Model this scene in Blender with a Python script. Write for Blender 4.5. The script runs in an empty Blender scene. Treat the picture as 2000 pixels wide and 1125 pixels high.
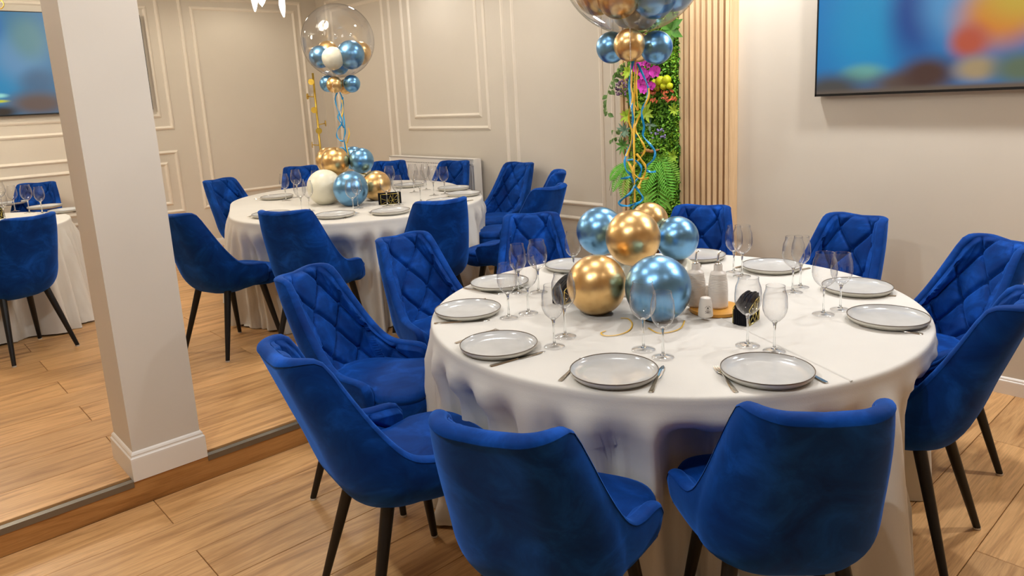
import bpy, bmesh, math, random
from math import sin, cos, pi, sqrt, radians, atan2, hypot, exp
from mathutils import Vector, Matrix, Euler, noise
random.seed(7)
SC = bpy.context.scene
COL = SC.collection

# ------------------------------------------------------------------ camera
F_PX, YAW, PITCH, ROLL, CY = 1430.1, radians(48.196), radians(11.403), radians(2.984), 478.5
CAM = Vector((0, 0, 1.6))
_fw = Vector((cos(YAW)*cos(PITCH), sin(YAW)*cos(PITCH), -sin(PITCH)))
_rt = Vector((sin(YAW), -cos(YAW), 0)); _dn = _fw.cross(_rt)
RT = cos(ROLL)*_rt + sin(ROLL)*_dn
DN = -sin(ROLL)*_rt + cos(ROLL)*_dn
FW = _fw
cd = bpy.data.cameras.new('camera'); cam = bpy.data.objects.new('camera', cd); COL.objects.link(cam)
cd.sensor_width = 36.0; cd.lens = F_PX/2000*36.0; cd.shift_y = -(562.5-CY)/2000
cd.clip_start = .05; cd.clip_end = 60
m = Matrix.Identity(4)
for r in range(3):
    m[r][0] = RT[r]; m[r][1] = -DN[r]; m[r][2] = -FW[r]; m[r][3] = CAM[r]
cam.matrix_world = m
SC.camera = cam
try:
    SC.cycles.adaptive_threshold = .02; SC.cycles.max_bounces = 10; SC.cycles.glossy_bounces = 3; SC.cycles.transmission_bounces = 6; SC.cycles.transparent_max_bounces = 20; SC.cycles.caustics_reflective = False; SC.cycles.caustics_refractive = False
except Exception: pass

def ray(x, y): return (x-1000)/F_PX*RT + (y-CY)/F_PX*DN + FW
def atz(x, y, z): d = ray(x, y); return CAM + d*((z-CAM.z)/d.z)
def atx(x, y, X): d = ray(x, y); return CAM + d*(X/d.x)
def aty(x, y, Y): d = ray(x, y); return CAM + d*(Y/d.y)
def atd(x, y, dep): return CAM + ray(x, y)*dep

# ------------------------------------------------------------------ world, exposure
W = bpy.data.worlds.new('world'); SC.world = W; W.use_nodes = True
W.node_tree.nodes['Background'].inputs[0].default_value = (1.0, .93, .84, 1)
W.node_tree.nodes['Background'].inputs[1].default_value = .25
VS = SC.view_settings
VS.view_transform = 'Standard'; VS.look = 'None'; VS.exposure = 0.74; VS.gamma = 1.0; VS.use_curve_mapping = False

# ------------------------------------------------------------------ unseen ceiling downlights, added to brighten walls, column and floor
CEIL = 2.95
def fill_downlight(x, y, power, color, size=.07, cone=174, zc=None):
    l = bpy.data.lights.new('fill_beam', 'SPOT'); l.energy = power; l.color = color
    l.shadow_soft_size = size; l.spot_size = radians(cone); l.spot_blend = .55
    o = bpy.data.objects.new('fill_beam', l); COL.objects.link(o); o.location = (x, y, (zc or CEIL)-.03)
    return o
WARM = (1.0, .92, .79); NEUT = (.99, .99, 1.0); COOL = (.90, .97, 1.0)
FILL_DOWNS = [(.5, .9, 18, NEUT, 'above the open floor in front of the nearest chairs'), (1.7, -.1, 5, NEUT, 'behind the two nearest chairs'),
         (3.75, .1, 50, NEUT, 'beside the far end of the right television'), (3.7, 1.1, 56, NEUT, 'above the right television'), (3.65, 2.4, 50, NEUT, 'before the wooden slats'),
         (1.1, 2.7, 18, NEUT, 'over the step'), (3.7, 4.3, 12, NEUT, 'over the edge-on chair by the wall'), (3.8, 5.9, 13, NEUT, 'over the radiator'),
         (3.4, 7.6, 11, WARM, 'over the coat rack corner'), (1.8, 7.6, 11, WARM, 'in front of the left television'), (.2, 7.6, 12, WARM, 'over the far left chair'),
         (0.2, 4.5, 15, WARM, 'behind the pillar'), (-.3, 1.4, 70, COOL, 'left of the pillar towards the viewer')]

# ------------------------------------------------------------------ materials
MATS = {}
def lin(c):
    return tuple(((v/255)/12.92 if v/255 <= .04045 else ((v/255+.055)/1.055)**2.4) for v in c) + (1,)
def mat(name, rgb=None, rough=.5, metal=0, spec=.5, **kw):
    if name in MATS: return MATS[name]
    mt = bpy.data.materials.new(name); mt.use_nodes = True
    b = mt.node_tree.nodes['Principled BSDF']
    if rgb: b.inputs['Base Color'].default_value = lin(rgb)
    b.inputs['Roughness'].default_value = rough; b.inputs['Metallic'].default_value = metal
    b.inputs['Specular IOR Level'].default_value = spec
    for k, v in kw.items(): b.inputs[k.replace('_', ' ')].default_value = v
    MATS[name] = mt
    return mt
def nodes(mt): return mt.node_tree.nodes, mt.node_tree.links, mt.node_tree.nodes['Principled BSDF']
def ramp(N, stops, interp='LINEAR'):
    r = N.new('ShaderNodeValToRGB'); r.color_ramp.interpolation = interp
    e = r.color_ramp.elements
    while len(e) > 1: e.remove(e[-1])
    e[0].position = stops[0][0]; e[0].color = stops[0][1]
    for p, c in stops[1:]:
        q = e.new(p); q.color = c
    return r
def noisy(mt, c1, c2, scale=8, detail=4, bump=0, bscale=None, coord='Object', rough=None):
    """two-tone mottling plus fine relief"""
    N, L, b = nodes(mt)
    tc = N.new('ShaderNodeTexCoord'); nz = N.new('ShaderNodeTexNoise'); nz.inputs['Scale'].default_value = scale; nz.inputs['Detail'].default_value = detail
    L.new(tc.outputs[coord], nz.inputs['Vector'])
    rp = ramp(N, [(.3, lin(c1)), (.7, lin(c2))]); L.new(nz.outputs['Fac'], rp.inputs[0]); L.new(rp.outputs[0], b.inputs['Base Color'])
    if bump:
        n2 = N.new('ShaderNodeTexNoise'); n2.inputs['Scale'].default_value = bscale or scale*10; n2.inputs['Detail'].default_value = 3
        L.new(tc.outputs[coord], n2.inputs['Vector'])
        bp = N.new('ShaderNodeBump'); bp.inputs['Strength'].default_value = bump; bp.inputs['Distance'].default_value = .002
        L.new(n2.outputs['Fac'], bp.inputs['Height']); L.new(bp.outputs[0], b.inputs['Normal'])
    return mt

noisy(mat('wall_paint', rough=.75, spec=.25), (214, 205, 190), (218, 209, 194), 1.5, 3, .08, 90)
noisy(mat('column_paint', rough=.7, spec=.3), (216, 208, 196), (220, 212, 200), 1.5, 3, .06, 90)
noisy(mat('ceiling_paint', rough=.85, spec=.2), (232, 228, 220), (236, 232, 225), 2, 3)
mat('trim_paint', (236, 226, 210), .45, spec=.4)
mat('white_trim', (238, 233, 225), .4, spec=.4)
mat('steel_edge', (128, 122, 112), .42, .75)
mat('black_metal', (14, 12, 12), .38, spec=.4)
mat('foot_plastic', (196, 188, 176), .5)
noisy(mat('cloth_white', rough=.82, spec=.15), (211, 207, 199), (217, 213, 205), 3, 4, .15, 260)
MATS['cloth_white'].node_tree.nodes['Principled BSDF'].inputs['Sheen Weight'].default_value = .15
noisy(mat('plate_glaze', rough=.14, spec=.6), (184, 184, 182), (194, 194, 192), 14, 5)
mat('plate_rim', (98, 84, 68), .3)
mat('plate_under', (202, 198, 186), .35)
mat('cutlery_steel', (214, 208, 198), .17, 1.0)
mat('chrome', (225, 222, 216), .1, 1.0)
noisy(mat('balloon_blue', rough=.31, metal=1.0), (116, 168, 212), (122, 174, 218), 3, 2)
noisy(mat('balloon_gold', rough=.31, metal=1.0), (224, 184, 124), (230, 192, 132), 3, 2)
noisy(mat('balloon_white', rough=.28, spec=.5), (232, 228, 206), (238, 234, 214), 3, 2)
MATS['balloon_white'].node_tree.nodes['Principled BSDF'].inputs['Subsurface Weight'].default_value = .0
mat('ribbon_blue', (20, 150, 210), .28, .1)
mat('ribbon_gold', (250, 200, 62), .3, .1)
mat('ceramic_white', (222, 214, 204), .3)
noisy(mat('tray_wood', rough=.45), (206, 142, 46), (222, 160, 62), 9, 4)
mat('print_ink', (46, 38, 32), .7)
noisy(mat('napkin_black', rough=.9, spec=.1), (22, 22, 26), (30, 30, 34), 40, 3, .3, 300)
mat('gold_wire', (214, 196, 112), .25, 1.0)
mat('gold_brass', (222, 190, 84), .32, 1.0)
mat('radiator_enamel', (244, 240, 233), .35)
mat('radiator_dark', (60, 55, 50), .7)
mat('plastic_black', (10, 10, 11), .3)
mat('moss_dark', (60, 92, 28), .8, spec=.2)

def make_velvet():
    mt = mat('velvet_blue', rough=.65, spec=.08); N, L, b = nodes(mt)
    tc = N.new('ShaderNodeTexCoord'); oi = N.new('ShaderNodeObjectInfo')
    ad = N.new('ShaderNodeVectorMath'); ad.operation = 'ADD'; L.new(tc.outputs['Object'], ad.inputs[0]); L.new(oi.outputs['Random'], ad.inputs[1])
    nz = N.new('ShaderNodeTexNoise'); nz.inputs['Scale'].default_value = 7; nz.inputs['Detail'].default_value = 6; nz.inputs['Roughness'].default_value = .62; nz.inputs['Distortion'].default_value = .8
    L.new(ad.outputs[0], nz.inputs['Vector'])
    rp = ramp(N, [(.30, lin((4, 38, 100))), (.52, lin((7, 56, 128))), (.75, lin((20, 84, 184)))]); L.new(nz.outputs['Fac'], rp.inputs[0]); L.new(rp.outputs[0], b.inputs['Base Color'])
    b.inputs['Sheen Weight'].default_value = .75; b.inputs['Sheen Roughness'].default_value = .42; b.inputs['Sheen Tint'].default_value = lin((62, 128, 232))
    n2 = N.new('ShaderNodeTexNoise'); n2.inputs['Scale'].default_value = 420; L.new(tc.outputs['Object'], n2.inputs['Vector'])
    bp = N.new('ShaderNodeBump'); bp.inputs['Strength'].default_value = .12; bp.inputs['Distance'].default_value = .001
    L.new(n2.outputs['Fac'], bp.inputs['Height']); L.new(bp.outputs[0], b.inputs['Normal'])
make_velvet()

def make_wood(name, dark, mid, light, sx=1.0, rough=.38, contrast=1.0, axis='X'):
    mt = mat(name, rough=rough, spec=.4); N, L, b = nodes(mt)
    tc = N.new('ShaderNodeTexCoord'); oi = N.new('ShaderNodeObjectInfo')
    mul = N.new('ShaderNodeVectorMath'); mul.operation = 'SCALE'; mul.inputs['Scale'].default_value = 37.0
    cmb = N.new('ShaderNodeCombineXYZ'); L.new(oi.outputs['Random'], cmb.inputs[0]); L.new(oi.outputs['Random'], cmb.inputs[1]); L.new(oi.outputs['Random'], cmb.inputs[2])
    L.new(cmb.outputs[0], mul.inputs[0])
    ad = N.new('ShaderNodeVectorMath'); ad.operation = 'ADD'; L.new(tc.outputs['Object'], ad.inputs[0]); L.new(mul.outputs[0], ad.inputs[1])
    mp = N.new('ShaderNodeMapping'); L.new(ad.outputs[0], mp.inputs[0])
    long, cross = 1.3*sx, 14*sx
    mp.inputs['Scale'].default_value = {'X': (long, cross, cross), 'Z': (cross, cross, long), 'Y': (cross, long, cross)}[axis]
    n1 = N.new('ShaderNodeTexNoise'); n1.inputs['Scale'].default_value = 1.0; n1.inputs['Detail'].default_value = 7; n1.inputs['Roughness'].default_value = .62; n1.inputs['Distortion'].default_value = 1.2
    L.new(mp.outputs[0], n1.inputs['Vector'])
    rp = ramp(N, [(.22, lin(dark)), (.40, lin(mid)), (.56, lin(light)), (.70, lin(mid)), (.88, lin(light))]); L.new(n1.outputs['Fac'], rp.inputs[0])
    # fine pores
    mp2 = N.new('ShaderNodeMapping'); L.new(ad.outputs[0], mp2.inputs[0])
    l2, c2 = 7*sx, 190*sx
    mp2.inputs['Scale'].default_value = {'X': (l2, c2, c2), 'Z': (c2, c2, l2), 'Y': (c2, l2, c2)}[axis]
    n2 = N.new('ShaderNodeTexNoise'); n2.inputs['Scale'].default_value = 1; n2.inputs['Detail'].default_value = 3; L.new(mp2.outputs[0], n2.inputs['Vector'])
    r2 = ramp(N, [(.35, (.72, .70, .68, 1)), (.55, (1, 1, 1, 1))]); L.new(n2.outputs['Fac'], r2.inputs[0])
    mx = N.new('ShaderNodeMix'); mx.data_type = 'RGBA'; mx.blend_type = 'MULTIPLY'; mx.inputs[0].default_value = .55*contrast
    L.new(rp.outputs[0], mx.inputs[6]); L.new(r2.outputs[0], mx.inputs[7])
    # plank to plank tone
    r3 = ramp(N, [(0, (.86, .85, .84, 1)), (1, (1.08, 1.07, 1.05, 1))]); L.new(oi.outputs['Random'], r3.inputs[0])
    m2 = N.new('ShaderNodeMix'); m2.data_type = 'RGBA'; m2.blend_type = 'MULTIPLY'; m2.inputs[0].default_value = 1
    L.new(mx.outputs[2], m2.inputs[6]); L.new(r3.outputs[0], m2.inputs[7]); L.new(m2.outputs[2], b.inputs['Base Color'])
    bp = N.new('ShaderNodeBump'); bp.inputs['Strength'].default_value = .12; bp.inputs['Distance'].default_value = .002
    L.new(n2.outputs['Fac'], bp.inputs['Height']); L.new(bp.outputs[0], b.inputs['Normal'])
    return mt
make_wood('floor_oak', (132, 92, 56), (194, 146, 94), (222, 174, 118))
make_wood('riser_oak', (120, 80, 40), (164, 114, 62), (186, 136, 80))
make_wood('slat_oak', (218, 182, 138), (230, 196, 152), (238, 206, 164), axis='Z', rough=.5, contrast=.5)
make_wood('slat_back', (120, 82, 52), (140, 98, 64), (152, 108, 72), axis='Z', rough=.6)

def make_glass(name, edge, body, tint=(1, 1, 1), power=3.2):
    mt = bpy.data.materials.new(name); mt.use_nodes = True; MATS[name] = mt
    N, L = mt.node_tree.nodes, mt.node_tree.links
    N.remove(N['Principled BSDF']); out = N['Material Output']
    lw = N.new('ShaderNodeLayerWeight'); lw.inputs['Blend'].default_value = .5
    pw = N.new('ShaderNodeMath'); pw.operation = 'POWER'; pw.inputs[1].default_value = power; L.new(lw.outputs['Facing'], pw.inputs[0])
    ml = N.new('ShaderNodeMath'); ml.operation = 'MULTIPLY_ADD'; ml.inputs[1].default_value = edge; ml.inputs[2].default_value = body; L.new(pw.outputs[0], ml.inputs[0])
    gl = N.new('ShaderNodeBsdfGlossy'); gl.inputs['Roughness'].default_value = .03
    tr = N.new('ShaderNodeBsdfTransparent')
    cr = ramp(N, [(0, (.985*tint[0], .985*tint[1], .985*tint[2], 1)), (.75, (.86, .86, .87, 1)), (1, (.30, .30, .32, 1))]); L.new(lw.outputs['Facing'], cr.inputs[0]); L.new(cr.outputs[0], tr.inputs[0])
    mx = N.new('ShaderNodeMixShader'); L.new(ml.outputs[0], mx.inputs[0]); L.new(tr.outputs[0], mx.inputs[1]); L.new(gl.outputs[0], mx.inputs[2])
    L.new(mx.outputs[0], out.inputs[0])
make_glass('glass_clear', .92, .045, power=2.6)
make_glass('bubble_film', .60, .05, power=2.4)
def make_solid_glass():
    mt = bpy.data.materials.new('glass_solid'); mt.use_nodes = True; MATS['glass_solid'] = mt
    N, L = mt.node_tree.nodes, mt.node_tree.links; N.remove(N['Principled BSDF'])
    g = N.new('ShaderNodeBsdfGlass'); g.inputs['IOR'].default_value = 1.46; g.inputs['Roughness'].default_value = .0; g.inputs['Color'].default_value = (.97, .98, .98, 1)
    L.new(g.outputs[0], N['Material Output'].inputs[0])
make_solid_glass()

def make_emit(name, rgb, strength):
    mt = bpy.data.materials.new(name); mt.use_nodes = True; MATS[name] = mt
    b = mt.node_tree.nodes['Principled BSDF']; b.inputs['Base Color'].default_value = lin(rgb)
    b.inputs['Emission Color'].default_value = lin(rgb); b.inputs['Emission Strength'].default_value = strength
make_emit('lamp_petal_glow', (255, 250, 240), 1.4)
make_emit('fill_lens', (255, 238, 214), 12.0)  # glowing lens of the added downlights

def make_screen(name, blobs, base, strength):
    """soft picture on a television: colour patches over a base colour; generated coords of the flat screen"""
    mt = bpy.data.materials.new(name); mt.use_nodes = True; MATS[name] = mt
    N, L, b = nodes(mt)
    tc = N.new('ShaderNodeTexCoord'); prev = None
    rgb = N.new('ShaderNodeRGB'); rgb.outputs[0].default_value = lin(base); prev = rgb.outputs[0]
    for (u, v, ru, rv, c) in blobs:
        mp = N.new('ShaderNodeMapping'); mp.vector_type = 'POINT'
        ru *= 1.12; rv *= 1.12; mp.inputs['Scale'].default_value = (1/ru, 1/rv, 0); mp.inputs['Location'].default_value = (-u/ru, -v/rv, 0)
        L.new(tc.outputs['UV'], mp.inputs[0])
        g = N.new('ShaderNodeTexGradient'); g.gradient_type = 'SPHERICAL'; L.new(mp.outputs[0], g.inputs[0])
        sm = N.new('ShaderNodeMapRange'); sm.interpolation_type = 'SMOOTHSTEP'; L.new(g.outputs['Fac'], sm.inputs[0]); sm.inputs[1].default_value = 0; sm.inputs[2].default_value = .8
        mx = N.new('ShaderNodeMix'); mx.data_type = 'RGBA'; L.new(sm.outputs[0], mx.inputs[0]); L.new(prev, mx.inputs[6]); mx.inputs[7].default_value = lin(c); prev = mx.outputs[2]
    b.inputs['Base Color'].default_value = (.01, .01, .01, 1); b.inputs['Roughness'].default_value = .3
    L.new(prev, b.inputs['Emission Color']); b.inputs['Emission Strength'].default_value = strength

def make_leaf(name, c1, c2, scale=40):
    mt = mat(name, rough=.5, spec=.35); noisy(mt, c1, c2, scale, 3)
make_leaf('leaf_moss', (124, 172, 36), (172, 208, 66), 25)
make_leaf('leaf_mid', (98, 160, 46), (148, 200, 72), 25)
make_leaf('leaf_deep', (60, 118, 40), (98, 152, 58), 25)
make_leaf('leaf_lime', (150, 190, 40), (188, 214, 70))
make_leaf('leaf_ivy', (72, 112, 52), (116, 148, 84))
make_leaf('leaf_blue', (88, 124, 98), (130, 162, 136))
make_leaf('leaf_fern', (84, 172, 48), (130, 206, 80))
make_leaf('leaf_red', (150, 66, 36), (196, 96, 52))
make_leaf('leaf_dry', (84, 92, 60), (110, 112, 76))
make_leaf('petal_orchid', (196, 44, 168), (224, 78, 196))
make_leaf('petal_throat', (110, 14, 92), (140, 30, 112))
make_leaf('moss_yellow', (176, 186, 18), (206, 208, 40))
make_leaf('flower_purple', (98, 70, 102), (128, 98, 130))
make_leaf('flower_lavender', (120, 112, 160), (150, 140, 188))

# ------------------------------------------------------------------ mesh helpers
def link(name, me, mt=None, parent=None, smooth=False):
    o = bpy.data.objects.new(name, me); COL.objects.link(o)
    if mt: 
        if not me.materials: me.materials.append(MATS[mt] if isinstance(mt, str) else mt)
    if parent: o.parent = parent
    if smooth: 
        for p in me.polygons: p.use_smooth = True
    return o
def mesh(name, verts, faces, mt=None, parent=None, smooth=False):
    me = bpy.data.meshes.new(name); me.from_pydata([tuple(v) for v in verts], [], faces); me.update()
    bm = bmesh.new(); bm.from_mesh(me); bmesh.ops.recalc_face_normals(bm, faces=bm.faces); bm.to_mesh(me); bm.free()
    return link(name, me, mt, parent, smooth)
def tag(o, label=None, cat=None, group=None, kind=None):
    if label: o['label'] = label
    if cat: o['category'] = cat
    if group: o['group'] = group
    if kind: o['kind'] = kind
    return o
def thing(name, label, cat, loc=(0, 0, 0), rz=0, group=None):
    o = bpy.data.objects.new(name, None); COL.objects.link(o); o.location = loc; o.rotation_euler = (0, 0, rz)
    o.empty_display_size = .1
    return tag(o, label, cat, group)
def copy_tree(o, parent=None):
    c = o.copy(); COL.objects.link(c)
    if parent: c.parent = parent
    for ch in list(o.children): copy_tree(ch, c)
    return c
class MB:
    """collects boxes, tubes and lathes into one mesh"""
    def __init__(s): s.v = []; s.f = []
    def add(s, v, f):
        n = len(s.v); s.v += [tuple(p) for p in v]; s.f += [tuple(i+n for i in q) for q in f]; return s
    def box(s, x0, x1, y0, y1, z0, z1):
        return s.add([(x0,y0,z0),(x1,y0,z0),(x1,y1,z0),(x0,y1,z0),(x0,y0,z1),(x1,y0,z1),(x1,y1,z1),(x0,y1,z1)],
                     [(0,3,2,1),(4,5,6,7),(0,1,5,4),(1,2,6,5),(2,3,7,6),(3,0,4,7)])
    def cbox(s, x0, x1, y0, y1, z0, z1, c):
        """box with chamfered top edges"""
        return s.add([(x0,y0,z0),(x1,y0,z0),(x1,y1,z0),(x0,y1,z0),(x0,y0,z1-c),(x1,y0,z1-c),(x1,y1,z1-c),(x0,y1,z1-c),
                      (x0+c,y0+c,z1),(x1-c,y0+c,z1),(x1-c,y1-c,z1),(x0+c,y1-c,z1)],
                     [(0,3,2,1),(8,9,10,11),(0,1,5,4),(1,2,6,5),(2,3,7,6),(3,0,4,7),(4,5,9,8),(5,6,10,9),(6,7,11,10),(7,4,8,11)])
    def tube(s, pts, rad, n=8, cap=True):
        pts = [Vector(p) for p in pts]; rs = rad if isinstance(rad, (list, tuple)) else [rad]*len(pts)
        up = None; V = []
        for i, p in enumerate(pts):
            d = (pts[min(i+1, len(pts)-1)]-pts[max(i-1, 0)]).normalized()
            if up is None:
                up = d.orthogonal().normalized()
            up = (up-d*up.dot(d)); up = up.normalized() if up.length > 1e-6 else d.orthogonal().normalized()
            b = d.cross(up)
            for k in range(n):
                a = 2*pi*k/n; V.append(p+(up*cos(a)+b*sin(a))*rs[i])
        Fc = []
        for i in range(len(pts)-1):
            for k in range(n): Fc.append((i*n+k, i*n+(k+1) % n, (i+1)*n+(k+1) % n, (i+1)*n+k))
        if cap: Fc.append(tuple(range(n-1, -1, -1))); Fc.append(tuple((len(pts)-1)*n+k for k in range(n)))
        return s.add(V, Fc)
    def lathe(s, prof, n=24, cx=0, cy=0, cz=0, closed=False):
        V = []; Fc = []; rows = []
        for (r, z) in prof:
            if r < 1e-6: rows.append([len(V)]); V.append((cx, cy, cz+z))
            else:
                rows.append(list(range(len(V), len(V)+n)))
                for k in range(n): V.append((cx+r*cos(2*pi*k/n), cy+r*sin(2*pi*k/n), cz+z))
        for a, b in zip(rows[:-1], rows[1:]):
            for k in range(n):
                k2 = (k+1) % n
                if len(a) == 1 and len(b) == 1: continue
                if len(a) == 1: Fc.append((a[0], b[k], b[k2]))
                elif len(b) == 1: Fc.append((a[k], a[k2], b[0]))
                else: Fc.append((a[k], a[k2], b[k2], b[k]))
        return s.add(V, Fc)
    def sphere(s, c, r, nu=20, nv=12, sz=1.0):
        prof = [(r*sin(pi*j/nv), -r*sz*cos(pi*j/nv)) for j in range(nv+1)]
        prof[0] = (0, -r*sz); prof[-1] = (0, r*sz)
        return s.lathe(prof, nu, c[0], c[1], c[2])
    def build(s, name, mt, parent=None, smooth=False):
        return mesh(name, s.v, s.f, mt, parent, smooth)
def autosmooth(o, deg=35):
    me = o.data
    for p in me.polygons: p.use_smooth = True
    try:
        me.set_sharp_from_angle(angle=radians(deg))
    except Exception: pass
    return o
def interp(tab, x):
    """smooth interpolation through a table of (x, y)"""
    if x <= tab[0][0]: return tab[0][1]
    if x >= tab[-1][0]: return tab[-1][1]
    for i in range(len(tab)-1):
        x0, y0 = tab[i]; x1, y1 = tab[i+1]
        if x0 <= x <= x1:
            h = x1-x0; t = (x-x0)/h
            def sl(j):
                if j <= 0 or j >= len(tab)-1: 
                    a = tab[max(0, j-1)]; b = tab[min(len(tab)-1, j+1)]; return (b[1]-a[1])/(b[0]-a[0])
                d0 = (tab[j][1]-tab[j-1][1])/(tab[j][0]-tab[j-1][0]); d1 = (tab[j+1][1]-tab[j][1])/(tab[j+1][0]-tab[j][0])
                return 0 if d0*d1 <= 0 else 2*d0*d1/(d0+d1)
            m0, m1 = sl(i)*h, sl(i+1)*h
            return (2*t**3-3*t*t+1)*y0+(t**3-2*t*t+t)*m0+(-2*t**3+3*t*t)*y1+(t**3-t*t)*m1
def sstep(a, b, x):
    t = min(1, max(0, (x-a)/(b-a))); return t*t*(3-2*t)

# ================================================================== THE ROOM
ZP = .11                       # platform height
XB, XR, YL, YSTEP = 4.5, 4.15, 8.345, 3.178   # back wall, right wall, left wall, edge of the step
XMIN, YMIN = -3.2, -3.0
def struct(name, mb, mt, parent=None, smooth=False):
    o = mb.build(name, mt, parent, smooth)
    if not parent: o['kind'] = 'structure'
    return o
struct('wall_left', MB().box(XMIN, XB+.2, YL, YL+.2, 0, CEIL), 'wall_paint')
struct('wall_back', MB().box(XB, XB+.2, 3.33, YL, 0, CEIL), 'wall_paint')
struct('wall_right', MB().box(XR, XR+.55, YMIN, 3.33, 0, CEIL), 'wall_paint')
struct('wall_front', MB().box(XMIN-.2, XR+.35, YMIN-.2, YMIN, 0, CEIL), 'wall_paint')
struct('wall_rear', MB().box(XMIN-.2, XMIN, YMIN, YL+.2, 0, CEIL), 'wall_paint')
struct('ceiling', MB().box(XMIN-.2, XB+.2, YMIN-.2, YL+.2, CEIL, CEIL+.15), 'ceiling_paint')
# --- floors: every plank a piece of its own over a dark sub-floor
mat('subfloor', (70, 46, 28), .8)
fl = struct('floor', MB().box(XMIN, XR, YMIN, YSTEP, -.10, -.012), 'subfloor')
pf = struct('floor_platform', MB().box(XMIN, XB, YSTEP+.02, YL, -.10, ZP-.012), 'subfloor')
_plank = {}
def plank(parent, x0, x1, y0, y1, zt):
    g = .0012; k = (round(x1-x0, 3), round(y1-y0, 3))
    if k not in _plank:
        a, b = (x1-x0)/2-g, (y1-y0)/2-g
        me = bpy.data.meshes.new('plank'); mb = MB().cbox(-a, a, -b, b, -.012, 0, .0016); me.from_pydata(mb.v, [], mb.f); me.update(); me.materials.append(MATS['floor_oak']); _plank[k] = me
    o = bpy.data.objects.new('plank', _plank[k]); COL.objects.link(o); o.parent = parent; o.location = ((x0+x1)/2, (y0+y1)/2, zt)
PW, PL = .2532, 1.905
def lay(parent, ystart, ydir, w, n, joint, zt, xlo, xhi, ylo, yhi):
    for i in range(n):
        ya, yb = ystart+ydir*w*i, ystart+ydir*w*(i+1); y0, y1 = max(min(ya, yb), ylo), min(max(ya, yb), yhi)
        if y1-y0 < .01: continue
        j = joint+(0 if i % 2 == 0 else PL*.485)
        k0 = math.floor((xlo-j)/PL); x = j+k0*PL
        while x < xhi:
            a, b = max(x, xlo), min(x+PL, xhi)
            if b-a > .02: plank(parent, a, b, y0, y1, zt)
            x += PL
lay(fl, YSTEP, -1, PW, 25, .725, 0, -1.4, XR, YMIN, YSTEP)
lay(pf, YSTEP+.06, 1, .2635, 20, .70-PL*.485, ZP, -1.4, XB, YSTEP+.02, YL)
# plain floor beyond what the photograph reaches
struct('floor_rear', MB().box(XMIN, -1.4, YMIN, YSTEP, -.012, 0), 'floor_oak')
struct('floor_platform_rear', MB().box(XMIN, -1.4, YSTEP+.02, YL, ZP-.012, ZP), 'floor_oak')
# --- step: riser board and steel edge strip
struct('trim_1', MB().box(XMIN, XR, YSTEP, YSTEP+.02, 0, ZP-.002), 'riser_oak')
CX0, CX1, CY0, CY1 = .678, .952, 3.188, 3.472
def edge_strip(name, x0, x1):
    mb = MB(); mb.box(x0, x1, YSTEP-.004, YSTEP+.026, ZP-.001, ZP+.003); mb.box(x0, x1, YSTEP-.004, YSTEP, ZP-.022, ZP-.001)
    struct(name, mb, 'steel_edge')
edge_strip('trim_2', XMIN, CX0-.016); edge_strip('trim_3', CX1+.016, XR-.02)
# --- column on the edge of the platform
struct('column', MB().box(CX0, CX1, CY0, CY1, ZP, CEIL), 'column_paint')
BPROF = [(0, 0), (.015, 0), (.015, .088), (.0145, .096), (.010, .100), (.0085, .104), (.0095, .109), (.006, .116), (.002, .120), (0, .121)]
def skirting(path, zbase, h, closed=False, d=1.0):
    """sweep the skirting profile along a plan path (wall on the left of travel); returns MB"""
    mb = MB(); P = [Vector((p[0], p[1])) for p in path]; n = len(P); V = []; k = h/.121
    for i, p in enumerate(P):
        a = P[i-1] if (i > 0 or closed) else None; b = P[(i+1) % n] if (i < n-1 or closed) else None
        dirs = [((p-a).normalized() if a else None), ((b-p).normalized() if b else None)]
        ns = [Vector((t.y, -t.x)) for t in dirs if t is not None]
        nn = sum(ns, Vector((0, 0)))/len(ns); nn = nn/nn.length_squared
        for (o, z) in BPROF: V.append((p.x+nn.x*o*d, p.y+nn.y*o*d, zbase+z*k))
    m = len(BPROF); Fc = []
    for i in range(n if closed else n-1):
        j = (i+1) % n
        for q in range(m-1): Fc.append((i*m+q, j*m+q, j*m+q+1, i*m+q+1))
    if not closed: Fc.append(tuple(range(m))); Fc.append(tuple((n-1)*m+q for q in range(m)))
    return mb.add(V, Fc)
struct('baseboard_column', skirting([(CX0, CY0), (CX1, CY0), (CX1, CY1), (CX0, CY1)], ZP+.001, .125, True), 'white_trim')
struct('baseboard_left', skirting([(XB, YL), (XMIN, YL)][::-1], ZP, .088), 'white_trim')
struct('baseboard_back', skirting([(XB, YL), (XB, 3.34)], ZP, .088), 'white_trim')
struct('baseboard_right', skirting([(XR, 3.0), (XR, YMIN)], 0, .088), 'white_trim')

# --- wall mouldings: mitred picture-frame strips
MPROF = [(0, 0), (.004, .008), (.012, .012), (.020, .016), (.028, .013), (.034, .006), (.040, .0)]
def frame(name, plane, u0, u1, z0, z1, width=.040):
    """rectangular moulding, outer size u0..u1 x z0..z1, on the left wall ('L') or the back wall ('B')"""
    V = []; m = len(MPROF); k = width/.040
    for (su, sz) in ((0, 0), (1, 0), (1, 1), (0, 1)):
        for (o, h) in MPROF:
            o *= k
            u = u0+o if su == 0 else u1-o; z = z0+o if sz == 0 else z1-o
            V.append((u, YL-h, z) if plane == 'L' else (XB-h, u, z))
    Fc = []
    for i in range(4):
        j = (i+1) % 4
        for q in range(m-1): Fc.append((i*m+q, j*m+q, j*m+q+1, i*m+q+1))
    o = mesh(name, V, Fc, 'trim_paint'); o['kind'] = 'structure'; return o
tn = 4
def nframe(*a):
    global tn
    frame('trim_%d' % tn, *a); tn += 1
nframe('L', 2.88, 4.30, .55, 2.83); nframe('L', 3.00, 4.215, .68, 2.73)          # tall double panel by the corner
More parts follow.
